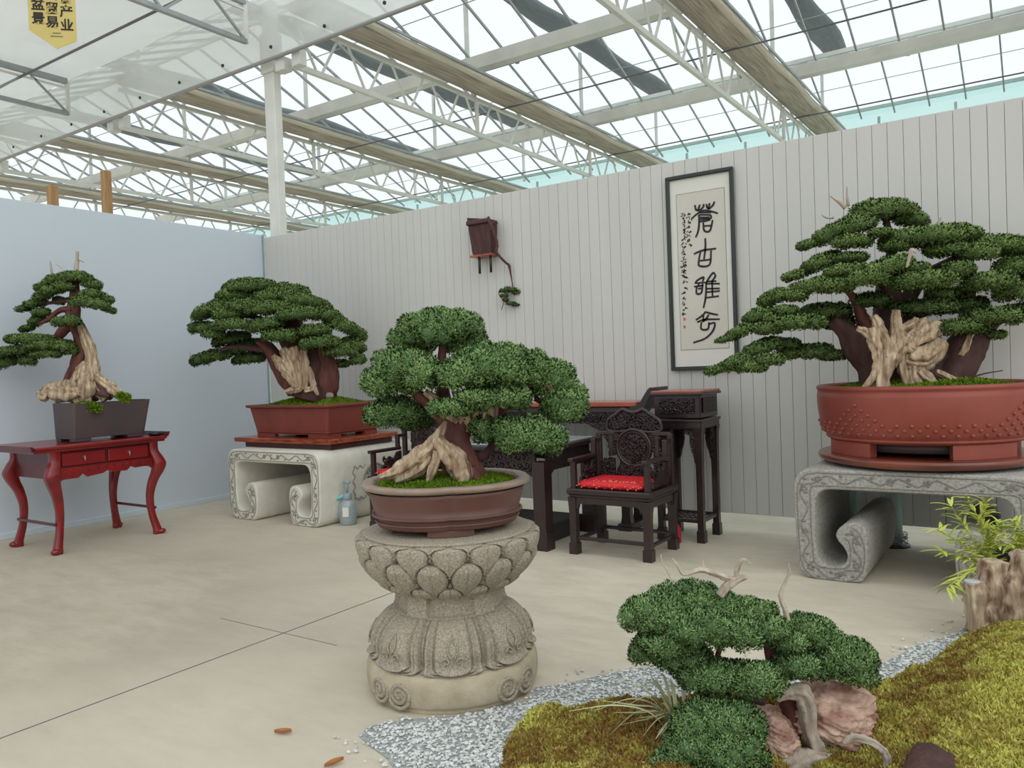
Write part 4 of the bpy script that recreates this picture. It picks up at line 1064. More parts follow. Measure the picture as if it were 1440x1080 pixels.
def limb(parent, name, m, depth, pts, n=14, flute=(3, .10, 6), rough=.12, sub=6, seed=0):
    P = [at(p[0], p[1], depth + (p[3] if len(p) > 3 else 0)) for p in pts]; r = [p[2] * (depth + (p[3] if len(p) > 3 else 0)) / FPX for p in pts]
    if m.startswith('dead') and flute:
        n = max(n, 24); flute = (flute[0] + 1, .24, flute[2]); rough = rough * 1.5; sub = int(sub * 2)
    mb = MB(); mb.tube(P, r, n, True, flute, seed, rough, sub); return mb.build(name, M[m], parent)

def rr_ring(cx, cy, w, d, r, z, n=6):
    out = []
    for (sx, sy, a0) in ((1, 1, 0), (-1, 1, PI / 2), (-1, -1, PI), (1, -1, PI * 1.5)):
        for i in range(n + 1):
            a = a0 + PI / 2 * i / n
            out.append((cx + sx * (w / 2 - r) + r * math.cos(a), cy + sy * (d / 2 - r) + r * math.sin(a), z))
    return out
def moss_top(parent, inside, zfun, bbox, n, L=.016, name='moss'):
    x0, x1, y0, y1 = bbox; mb = MB()
    P = np.c_[RNG.uniform(x0, x1, n), RNG.uniform(y0, y1, n)]; P = P[inside(P[:, 0], P[:, 1])]
    z = zfun(P[:, 0], P[:, 1]); Q = np.c_[P, z]
    t = .5 + .35 * fbm(Q * 9, 2)
    sprigs(mb, Q, np.tile(UP, (len(Q), 1)), L, L * .35, .5, t)
    return mb.build(name, M['pot_moss'], parent)

# ---- centre bonsai on the lotus pedestal
PC = (5.90, -3.79)
def build_pedestal():
    cx, cy = PC; n = 720
    r = thing('lotus_pedestal', (cx, cy, 0), 'carved stone lotus pedestal standing at the edge of white gravel', 'stone pedestal')
    a = np.arange(n) / n * 2 * PI
    def lath(prof, m, disp, name, material):
        pr, _ = smooth_path([(p[0], 0, p[1]) for p in prof], np.ones(len(prof)), m)
        s = np.linspace(0, 1, len(pr)); dr = np.zeros((len(pr), n)) if disp is None else disp(s, pr)
        mb = MB(); mb.lathe((cx, cy, 0), np.c_[pr[:, 0], pr[:, 2]], n, True, True, dr); return mb.build(name, material, r)
    # base drum with cloud scrolls
    base = lath([(.34, 0), (.372, .0), (.372, .022), (.388, .028), (.396, .06), (.396, .11), (.386, .145), (.366, .158), (.33, .162)], 12, None, 'base_drum', M['stone_base'])
    a_off0 = math.atan2(CAM[1] - cy, CAM[0] - cx)
    for k in range(8):
        a0 = a_off0 + PI / 4 + k * PI / 4
        if k % 2: continue
        for sgn in (-1, 1):
            ac = a0 + sgn * .16; P = []
            for t in np.linspace(0, 1, 60):
                rr = .062 * (1 - .88 * t); an = PI / 2 * (1 + sgn) + sgn * t * 2.3 * 2 * PI + .4
                u = rr * math.cos(an); v = .075 + rr * .95 * math.sin(an)
                P.append((cx + .396 * math.cos(ac + u / .396), cy + .396 * math.sin(ac + u / .396), v))
            mb = MB(); mb.tube(P, .009, 6); mb.build('cloud_scroll', M['stone'], base)
    # drooping petals
    a_off = math.atan2(CAM[1] - cy, CAM[0] - cx)
    def low(s, pr):
        out = np.zeros((len(s), n)); k = 8
        th = ((a - a_off) / (2 * PI) * k + .5) % 1 - .5           # -.5..+.5 across a petal
        x = np.abs(th) * 2
        def stepf(q, w=.05): return np.clip(q / w + .5, 0, 1)
        for i, v in enumerate(s):
            def hw(b, f): 
                t = np.clip((v - b) / .24, 0, 1); return f * math.sqrt(max(0, 1 - (1 - t) ** 2)) * (1 - .10 * v)
            h0, h1, h2 = hw(.06, .97), hw(.12, .76), hw(.19, .60)
            o = -.016 + .022 * stepf(h0 - x) - .008 * stepf(h1 - x) + .026 * stepf(h2 - x) * (1 - .35 * (x / max(h2, .05)) ** 2 * (x < h2))
            for hh, dp, ww in ((h0, .026, .05), (h1, .016, .035), (h2, .020, .04)):
                if hh > .02: o = o - dp * np.exp(-((x - hh - .02) / ww) ** 2)
            if .08 < v < .26: o = o - .012 * math.exp(-((v - .19) / .02) ** 2) * (x < .6)
            if v < .08: o = np.zeros(n)
            out[i] = o * (1 - .45 * v)
        out[-3:] *= 0; return out
    lot = lath([(.33, .156), (.368, .158), (.374, .172), (.36, .185), (.356, .20), (.356, .25), (.335, .30), (.297, .345), (.262, .368)], 20, low, 'lotus_base', M['stone'])
    for k in range(8):
        ac = a_off + k * PI / 4
        def sp_(u, v): rr_ = np.interp(v, [.18, .22, .26, .30, .34], [.374, .383, .376, .357, .322]); return (cx + rr_ * math.cos(ac + u / .37), cy + rr_ * math.sin(ac + u / .37), v)
        mb = MB()
        for P in ([(-.0, .315), (-.022, .27), (-.006, .235)], [(0, .315), (.022, .27), (.006, .235)]):
            Q = [sp_(*p) for p in P]; mb.tube(Q, .0045, 6, sub=5)
        for sg in (-1, 1):
            Q = [sp_(sg * (.028 + .022 * (1 - t) * math.cos(6.5 * t)), .222 + .02 * (1 - t) * math.sin(6.5 * t)) for t in np.linspace(0, 1, 22)]; mb.tube(Q, .004, 6)
        mb.build('flame_carving', M['stone'], lot)
    # waist
    def waist(s, pr):
        out = np.zeros((len(s), n)); k = 5; th = ((a - a_off) / (2 * PI) * k + .5) % 1 - .5
        for i, t in enumerate(s):
            f = np.clip((.34 - np.abs(th)) / .03, 0, 1) * np.clip((.36 - abs(t - .5)) / .06, 0, 1)
            out[i] = -.026 * f
        return out
    lath([(.262, .36), (.268, .375), (.262, .39), (.258, .42), (.256, .45), (.262, .468), (.25, .475)], 8, waist, 'waist_band', M['stone'])
    # bowl of upturned petals in overlapping rows
    def bowl(s, pr):
        out = np.zeros((len(s), n)) - .014; k = 16
        rows = [(1.02, .34, 0.5), (.90, .50, 0.0), (.60, .44, .5), (.32, .40, 0.0)]     # tip height, length, phase
        S = s[:, None] * np.ones(n)[None]
        lev = np.zeros_like(S)
        for j, (tip, ln, ph) in enumerate(rows):
            th = (((a - a_off) / (2 * PI) * k + ph + .5) % 1 - .5)[None] * np.ones_like(S)
            v = (S - (tip - ln)) / ln                                   # 0 base .. 1 tip
            x = np.abs(th) * 2
            wv = np.where(v > .55, np.sqrt(np.clip(1 - ((v - .55) / .45) ** 2, 0, 1)), .35 + .65 * np.clip(v / .55, 0, 1) ** .8)
            ins = (x < wv * .98) & (v > -.1) & (v < 1)
            e_ = np.minimum((wv * .98 - x) / .30, (1 - v) / .22)
            edge = np.clip((e_ - .12) / .88, 0, 1)
            h = np.where(e_ < .10, -.026, .004 + .005 * j + .026 * edge ** .55 * (1 - .2 * x) - .005 * (x < .045))
            out = np.where(ins, h - .004, out)
        fade = np.clip((1 - s) / .05, 0, 1) * np.clip(s / .06, 0, 1)
        return out * fade[:, None]
    lath([(.25, .468), (.262, .472), (.30, .50), (.345, .545), (.378, .60), (.395, .65), (.398, .69), (.392, .708), (.385, .714)], 26, bowl, 'lotus_bowl', M['stone'])
    mb = MB(); mb.lathe((cx, cy, 0), [(.30, .70), (.386, .711), (.392, .718), (.38, .724), (.2, .726)], 96); mb.build('top_slab', M['stone'], r)
build_pedestal()

def build_centre_bonsai():
    cx, cy = PC; z0 = .727; D = 3.74
    r = thing('potted_bonsai', (cx, cy, z0), 'round headed juniper bonsai in lobed brown pot on the lotus pedestal', 'bonsai')
    av = math.atan2(CAM[1] - cy, CAM[0] - cx)
    n = 96; a = np.arange(n) / n * 2 * PI
    def ring(R, z, notch=.035):
        w = np.zeros(n)
        for k in range(4):
            d = (a - (av + .05 + k * PI / 2) + PI) % (2 * PI) - PI; w += np.exp(-(np.abs(d) / .07) ** 1.2)
        lob = 1 + .05 * np.abs(np.sin(2 * (a - av - .05)))
        rr = R * lob * (1 - notch * w)
        c, s = np.cos(a - av), np.sin(a - av)
        # slightly wider across the view than along it
        x = rr * c * .93; y = rr * s * 1.04
        return np.stack([cx + x * math.cos(av) - y * math.sin(av), cy + x * math.sin(av) + y * math.cos(av), np.full(n, z)], 1)
    mb = MB(); mb.loft([ring(R, z0 + z) for R, z in ((.27, .03), (.305, .03), (.309, .05), (.306, .052), (.314, .075), (.322, .077), (.322, .085), (.316, .087), (.326, .12), (.338, .17), (.346, .188))], True); mb.build('pot_body', M['pot_brown'], r)
    mb = MB(); mb.loft([ring(R, z0 + z) for R, z in ((.34, .192), (.364, .200), (.370, .206), (.371, .217), (.366, .223), (.328, .224), (.322, .218), (.315, .18))], True, False); mb.build('pot_rim', M['pot_rim'], r)
    for z in (.052, .082):
        mb = MB(); R = ring(.313 if z < .06 else .327, z0 + z); mb.tube(np.r_[R, R[:1]], .0065, 6, cap=False); mb.build('pot_band', M['pot_brown'], r)
    for k in range(4):
        ac = av + .05 + k * PI / 2; mb = MB()
        P1 = [(cx + .275 * math.cos(ac + t) * (1.0), cy + .275 * math.sin(ac + t)) for t in np.linspace(-.38, .38, 9)]
        P0 = [(cx + .20 * math.cos(ac + t), cy + .20 * math.sin(ac + t)) for t in np.linspace(.38, -.38, 9)]
        mb.prism(P1 + P0, 'z', z0 + .001, z0 + .035); mb.build('pot_foot', M['pot_brown'], r)
    def zf(x, y): return z0 + .205 + .028 * np.clip(1 - ((x - cx) ** 2 + (y - cy) ** 2) / .3 ** 2, 0, 1)
    mb = MB(); G = np.array([[(cx + q * .318 * math.cos(t), cy + q * .318 * math.sin(t), float(zf(cx + q * .31 * math.cos(t), cy + q * .31 * math.sin(t))) - .004) for q in np.linspace(0, 1, 9)] for t in np.linspace(0, 2 * PI, 49)])
    mb.grid(G); mb.build('soil', M['soil'], r)
    moss_top(r, lambda x, y: (x - cx) ** 2 + (y - cy) ** 2 < .315 ** 2, zf, (cx - .34, cx + .34, cy - .34, cy + .34), 9000, .018)
    # trunk
    limb(r, 'trunk', 'bark', D, [(664, 690, 24), (657, 670, 27), (646, 648, 27), (638, 624, 25), (643, 600, 22), (655, 578, 18), (672, 550, 12), (690, 520, 8)], 20, (3, .12, 5), .10, 6, 1)
    limb(r, 'branch', 'bark', D, [(640, 600, 14), (618, 580, 11), (596, 560, 9), (575, 545, 6)], seed=2)
    limb(r, 'branch', 'bark', D, [(640, 596, 14), (625, 560, 10), (622, 520, 7), (622, 480, 5)], seed=3)
    limb(r, 'branch', 'bark_dark', D, [(662, 648, 7), (685, 636, 6), (700, 615, 5), (722, 600, 4)], seed=4)
    limb(r, 'branch', 'bark', D - .02, [(682, 618, 9), (700, 598, 11), (706, 575, 9), (730, 545, 6), (765, 540, 4), (790, 572, 3)], seed=5)
    limb(r, 'branch', 'bark', D + .1, [(598, 560, 5), (575, 580, 4), (550, 585, 3)], seed=6)
    limb(r, 'branch', 'bark_dark', D + .05, [(752, 560, 4), (778, 575, 3.5), (795, 585, 3)], seed=16)
    limb(r, 'deadwood', 'dead', D - .05, [(670, 618, 8), (675, 600, 14), (680, 582, 16), (682, 562, 14), (680, 545, 9)], 18, (6, .16, 3), .1, 6, 7)
    limb(r, 'deadwood', 'dead', D - .04, [(690, 606, 6), (694, 590, 8), (695, 566, 8), (692, 548, 6)], 18, (5, .16, 3), .1, 6, 17)
    limb(r, 'deadwood', 'dead', D - .04, [(664, 604, 8), (656, 590, 10), (648, 576, 10), (655, 562, 6)], 14, (4, .15, 4), .1, 6, 8)
    d1 = D - .16
    limb(r, 'deadwood', 'dead', d1, [(627, 592, 2), (620, 608, 6), (612, 624, 11), (596, 640, 14), (576, 654, 12), (556, 664, 8), (534, 671, 3)], 16, (4, .22, 8), .14, 7, 9)
    limb(r, 'deadwood', 'dead', d1 - .02, [(614, 618, 7), (628, 634, 12), (642, 650, 14), (650, 666, 12), (652, 684, 6)], 16, (4, .2, 8), .14, 7, 10)
    limb(r, 'deadwood', 'dead', d1 - .02, [(616, 634, 7), (612, 650, 7), (606, 666, 6), (602, 680, 3)], 14, (3, .2, 8), .12, 6, 11)
    limb(r, 'deadwood', 'dead', d1, [(606, 640, 9), (590, 656, 10), (574, 668, 7), (556, 677, 3)], 14, (4, .2, 8), .12, 6, 12)
    limb(r, 'deadwood', 'dead', D - .06, [(598, 550, 4), (612, 562, 6), (630, 580, 7), (645, 592, 5)], 12, (4, .2, 8), .12, 6, 13)
    limb(r, 'root', 'bark', D - .12, [(660, 660, 10), (672, 676, 8), (684, 692, 4)], 12, seed=14)
    kw = dict(lump=.042, L=.017, Wd=.0036, dens=13000, low=-.5)
    pads_px(r, 'leaf_mid', D, [
        (618, 466, 60, 32, .05), (580, 480, 30, 22, .05), (655, 484, 30, 20, .08),
        (572, 520, 46, 30, -.05), (545, 538, 36, 22, -.03), (592, 530, 28, 26, -.14),
        (553, 582, 42, 24, .06, 0, .36), (585, 590, 26, 18, .1, 0, .3),
        (690, 520, 60, 36, -.10), (648, 530, 34, 26, -.2), (738, 526, 36, 34, -.02), (634, 574, 28, 14, -.22), (662, 560, 24, 12, -.24),
        (774, 538, 36, 34, .08), (700, 560, 50, 20, -.1, 0, .4),
        (794, 574, 31, 26, .0), (812, 556, 14, 14, .06),
        (742, 618, 46, 29, -.16), (712, 606, 26, 20, -.12, 0, .36), (681, 606, 19, 22, -.08, 0, .36)], **kw)
    return r
build_centre_bonsai()

# ---- rectangular red pot bonsai on the pale bench
def rect_pot(r, m, cx, cy, z0, w0, d0, w1, d1, h, lip, rc=.03, feet=True, band=True):
    def R(t, dz=0, g=0): return rr_ring(cx, cy, w0 + (w1 - w0) * t + g, d0 + (d1 - d0) * t + g, rc, z0 + h * t + dz)
    f = .03
    mb = MB(); mb.loft([rr_ring(cx, cy, w0 - .1, d0 - .1, rc, z0 + f), rr_ring(cx, cy, w0, d0, rc, z0 + f)] + [R(t) for t in (.2, .4, .7, .88)] + [rr_ring(cx, cy, w1 - .02, d1 - .02, rc, z0 + h - .03)], False); mb.build('pot_body', m, r)
    mb = MB(); mb.loft([rr_ring(cx, cy, w1 - .02, d1 - .02, rc, z0 + h - .035), rr_ring(cx, cy, w1 + lip, d1 + lip, rc, z0 + h - .025), rr_ring(cx, cy, w1 + lip + .008, d1 + lip + .008, rc, z0 + h - .008), rr_ring(cx, cy, w1 + lip, d1 + lip, rc, z0 + h), rr_ring(cx, cy, w1 - .06, d1 - .06, rc, z0 + h), rr_ring(cx, cy, w1 - .07, d1 - .07, rc, z0 + h - .05)], False, False); mb.build('pot_rim', m, r)
    if band:
        mb = MB(); P = np.array(R(.16, 0, .004)); mb.tube(np.r_[P, P[:1]], .006, 6, cap=False); mb.build('pot_band', m, r)
    if feet:
        for sx in (-1, 1):
            for sy in (-1, 1):
                mb = MB(); W_, D_ = w0 * .26, d0 * .26
                x, y = cx + sx * w0 / 2, cy + sy * d0 / 2
                mb.prism([(x, y), (x - sx * W_, y), (x - sx * W_, y - sy * .05), (x - sx * .05, y - sy * .05), (x - sx * .05, y - sy * D_), (x, y - sy * D_)][::sx * sy], 'z', z0 + .001, z0 + .04); mb.build('pot_foot', m, r)
def build_back_bonsai():
    z0 = .823; cx, cy = 1.80, -.86; D = 8.25
    r = thing('potted_bonsai', (cx, cy, z0), 'broad dark juniper bonsai in red rectangular pot near the wall corner', 'bonsai')
    rect_pot(r, M['pot_red'], cx, cy, z0, 1.06, .70, 1.20, .80, .335, .05)
    zt = z0 + .30
    def zf(x, y): return zt + .10 * np.clip(1 - ((x - cx) / .58) ** 2, 0, 1) * np.clip(1 - ((y - cy) / .38) ** 2, 0, 1)
    X, Y = np.meshgrid(np.linspace(cx - .55, cx + .55, 25), np.linspace(cy - .36, cy + .36, 15), indexing='ij')
    mb = MB(); mb.grid(np.stack([X, Y, zf(X, Y) - .006], -1)[::-1]); mb.build('soil', M['soil'], r)
    moss_top(r, lambda x, y: x > -99, zf, (cx - .55, cx + .55, cy - .36, cy + .36), 9000, .028)
    limb(r, 'trunk', 'bark_dark', D, [(437, 562, 28), (440, 545, 29), (436, 522, 28), (428, 500, 26), (415, 478, 22), (408, 450, 14), (400, 420, 8)], 22, (4, .13, 5), .10, 6, 1)
    limb(r, 'trunk', 'bark', D, [(418, 550, 13), (405, 530, 13), (390, 508, 11), (378, 490, 9), (362, 480, 5)], 16, (3, .14, 5), .1, 6, 2)
    limb(r, 'trunk', 'bark', D - .02, [(448, 560, 14), (456, 540, 18), (459, 518, 17), (452, 496, 15), (462, 474, 9)], 16, (3, .14, 5), .1, 6, 3)
    for k, p in enumerate(([(384, 500, 3), (396, 512, 8), (408, 526, 8), (416, 540, 5), (418, 548, 3)], [(398, 490, 5), (408, 506, 9), (414, 526, 8), (417, 545, 6)], [(412, 488, 5), (418, 508, 7), (421, 530, 6), (420, 546, 5)], [(426, 492, 5), (428, 510, 6), (428, 532, 5), (427, 548, 4)], [(433, 516, 3), (438, 532, 4), (440, 545, 4), (428, 549, 3)],
                           [(424, 546, 4), (412, 548, 4), (401, 551, 2.5)], [(442, 545, 3), (447, 556, 2)])):
        limb(r, 'deadwood', 'dead', D - .24, p, 12, (4, .2, 8), .12, 6, k)
    limb(r, 'branch', 'bark_dark', D, [(380, 492, 6), (355, 490, 4), (325, 488, 3), (295, 500, 2)], seed=5)
    limb(r, 'branch', 'bark_dark', D, [(400, 470, 7), (370, 450, 4), (330, 440, 3)], seed=6)
    limb(r, 'branch', 'bark_dark', D, [(455, 490, 7), (475, 480, 4), (490, 490, 3)], seed=7)
    mb = MB(); mb.blob(at(461, 556, D - .05), (.07, .05, .05), 3, .15); mb.build('pot_stone', M['stone'], r)
    limb(r, 'dead_twig', 'dead_grey', D, [(275, 510, 1), (269, 505, .7), (267, 495, .5)], 6, None, 0, 3)
    kw = dict(lump=.045, L=.020, Wd=.0060, dens=5600, low=-.2, dr=.8, flat=1.0)
    pads_px(r, 'leaf_far', D, [
        (352, 405, 38, 14), (385, 420, 38, 15), (330, 418, 28, 14), (300, 437, 30, 12, -.1, .35), (322, 443, 24, 11, -.2), (286, 463, 20, 11, -.1),
        (328, 458, 30, 10, -.25), (300, 470, 16, 8, -.2), (325, 478, 28, 11, .1, .2, .25), (345, 490, 34, 12, .2, .2, .22), (298, 503, 30, 10, .1, .22, .25), (350, 505, 24, 9, .2, .1, .2),
        (375, 458, 27, 11, -.3, .2), (400, 434, 30, 10, -.25), (422, 444, 34, 12, -.3), (457, 444, 26, 12, -.2, -.3), (480, 460, 26, 14, -.15, -.4), (442, 466, 24, 10, -.35),
        (394, 473, 28, 11, -.35), (450, 483, 28, 13, -.35), (478, 495, 24, 11, -.25), (497, 487, 18, 13, -.1, -.4), (503, 507, 13, 10, -.1), (475, 512, 16, 7, .1), (425, 424, 36, 13, -.15, -.3),
        (445, 430, 26, 12, -.05, -.4), (500, 470, 16, 12, .0, -.6), (370, 436, 30, 14, -.2), (345, 432, 26, 12, -.2), (412, 410, 26, 11, 0, -.2)], **kw)
build_back_bonsai()

# ---- slender bonsai in charcoal pot on the red console
def build_left_bonsai():
    z0 = .932; cx, cy = .93, -2.70; D = 7.42
    r = thing('potted_bonsai', (cx, cy, z0), 'slender leaning juniper bonsai in charcoal pot on the red console', 'bonsai')
    # a trough with upswept ends: long side along the table
    def ring(t, ins=0):
        out = []
        w = .32 + .05 * t - ins; l = .68 + .06 * t - ins
        for p in rr_ring(0, 0, w, l, .03, 0):
            y = p[1]; rise = .06 * (abs(y) / (l / 2)) ** 2 * t
            out.append((cx + p[0], cy + y + .03 * t, z0 + .03 + (.26 + 0) * t + rise))
        return out
    mb = MB(); mb.loft([ring(t) for t in (0, .15, .3, .5, .7, .85, 1)] + [ring(1, .05), ring(.8, .06)], False); mb.build('pot_body', M['pot_dark'], r)
    for sx in (-1, 1):
        for sy in (-1, 1):
            mb = MB(); mb.box((cx + sx * .115, cy + sy * .25, z0 + .018), (.08, .16, .034), .006); mb.build('pot_foot', M['pot_dark'], r)
    zt = z0 + .27
    def zf(x, y): return zt + .03 * np.clip(1 - ((y - cy) / .36) ** 2, 0, 1) + 0 * x
    X, Y = np.meshgrid(np.linspace(cx - .15, cx + .15, 9), np.linspace(cy - .33, cy + .37, 15), indexing='ij')
    mb = MB(); mb.grid(np.stack([X, Y, zf(X, Y)], -1)[::-1]); mb.build('soil', M['soil'], r)
    mb = MB()
    for (px, py, rx, ry) in ((125, 572, 14, 7), (136, 574, 9, 6), (112, 572, 8, 5), (176, 560, 9, 6), (170, 557, 6, 5)):
        c = at(px, py, D - .26); m_ = D / FPX; d = RNG.normal(0, 1, (500, 3)); d /= np.linalg.norm(d, axis=1)[:, None]
        sprigs(mb, c + d * np.array([rx * m_, .04, ry * m_]) * RNG.uniform(.3, 1, 500)[:, None], d, .03, .006, .5, .6)
    mb.build('moss', M['pot_moss'], r)
    limb(r, 'trunk', 'bark', D, [(122, 566, 17), (116, 540, 15), (112, 515, 13), (118, 492, 12), (113, 470, 10), (103, 452, 9), (104, 435, 8.5), (106, 415, 7), (106, 395, 5)], 18, (3, .13, 6), .1, 6, 1)
    limb(r, 'trunk', 'bark', D, [(95, 540, 8), (104, 522, 9), (114, 506, 8)], 14, (3, .13, 6), .1, 6, 2)
    limb(r, 'branch', 'bark', D - .03, [(104, 452, 6), (88, 466, 7), (72, 482, 5), (50, 488, 3), (20, 494, 2)], 12, seed=3)
    limb(r, 'branch', 'bark', D - .03, [(102, 436, 5), (85, 436, 4), (66, 450, 3), (52, 456, 2)], 12, seed=4)
    limb(r, 'branch', 'bark_dark', D, [(104, 420, 4), (84, 424, 3), (60, 428, 2), (40, 434, 1)], 10, seed=5)
    limb(r, 'branch', 'bark_dark', D, [(105, 418, 4), (125, 426, 3), (148, 432, 2)], 10, seed=6)
    limb(r, 'deadwood', 'dead', D - .08, [(110, 452, 2), (120, 474, 6), (128, 498, 7), (130, 520, 8), (136, 545, 9), (150, 562, 5)], 16, (5, .18, 5), .1, 7, 7)
    limb(r, 'deadwood', 'dead', D - .12, [(124, 510, 6), (118, 526, 12), (116, 545, 16), (118, 562, 12), (126, 570, 5)], 18, (5, .18, 8), .16, 7, 8)
    limb(r, 'deadwood', 'dead', D - .16, [(118, 552, 10), (100, 554, 12), (84, 552, 13), (70, 548, 8), (62, 556, 8), (54, 551, 4)], 18, (5, .16, 8), .2, 7, 9)
    limb(r, 'deadwood', 'dead', D - .10, [(136, 528, 5), (150, 540, 6), (162, 550, 7), (168, 558, 4)], 14, (4, .18, 8), .12, 6, 10)
    limb(r, 'deadwood', 'bark_dark', D - .08, [(132, 545, 8), (146, 550, 10), (158, 556, 8)], 14, (4, .18, 8), .12, 6, 11)
    limb(r, 'deadwood', 'dead', D - .15, [(100, 540, 4), (110, 530, 7), (120, 520, 6)], 12, (4, .2, 8), .12, 6, 12)
    limb(r, 'dead_top', 'dead_grey', D, [(107, 384, 3.2), (108, 370, 2.6), (109, 353, 1.6)], 10, (3, .15, 20), .1, 5, 1)
    limb(r, 'dead_top', 'dead_grey', D, [(110, 365, 1.4), (118, 368.5, .6)], 8, None, .05, 3)
    limb(r, 'dead_top', 'dead_grey', D, [(74, 388, 2), (72, 378, 1.6), (70, 366, .8)], 8, None, .1, 4)
    limb(r, 'dead_top', 'dead_grey', D, [(94, 384, 1.6), (86, 376, 1.5), (78, 370, .6)], 8, None, .1, 4)
    limb(r, 'dead_twig', 'dead', D - .1, [(26, 492, 1.6), (36, 484, 2), (46, 474, 1)], 8, None, .1, 4)
    kw = dict(lump=.030, L=.020, Wd=.0045, dens=9000, low=-.3, dr=.9)
    pads_px(r, 'leaf_far', D, [
        (104, 392, 22, 10, -.05), (78, 396, 17, 8, 0, .25), (128, 401, 14, 9, 0, -.4), (60, 403, 11, 5, 0, .4), (74, 409, 16, 6, -.1, .1), (60, 417, 12, 6, -.05, .3), (50, 428, 15, 6, 0, .25, .3), (35, 434, 11, 4, 0, .2, .3),
        (143, 420, 15, 7, 0, -.35), (128, 428, 24, 8, -.15, -.15), (154, 436, 10, 4, 0, -.4), (116, 422, 14, 7, -.15), (82, 424, 8, 7, .1, 0, .2), (57, 440, 12, 6, -.05, .1), (52, 452, 12, 7, 0, .5, .3), (38, 462, 10, 4, 0, .3, .3), (95, 453, 18, 8, -.2),
        (128, 415, 14, 7, -.1), (90, 404, 14, 7, -.1),
        (46, 478, 34, 7, -.1, -.05), (86, 487, 20, 8, -.12, -.1), (22, 495, 28, 8, -.12, .15), (4, 512, 18, 9, -.1, .3), (38, 508, 12, 8, -.1), (66, 498, 18, 6, -.15), (100, 494, 10, 6, -.1), (60, 486, 24, 8, -.15)], **kw)
build_left_bonsai()

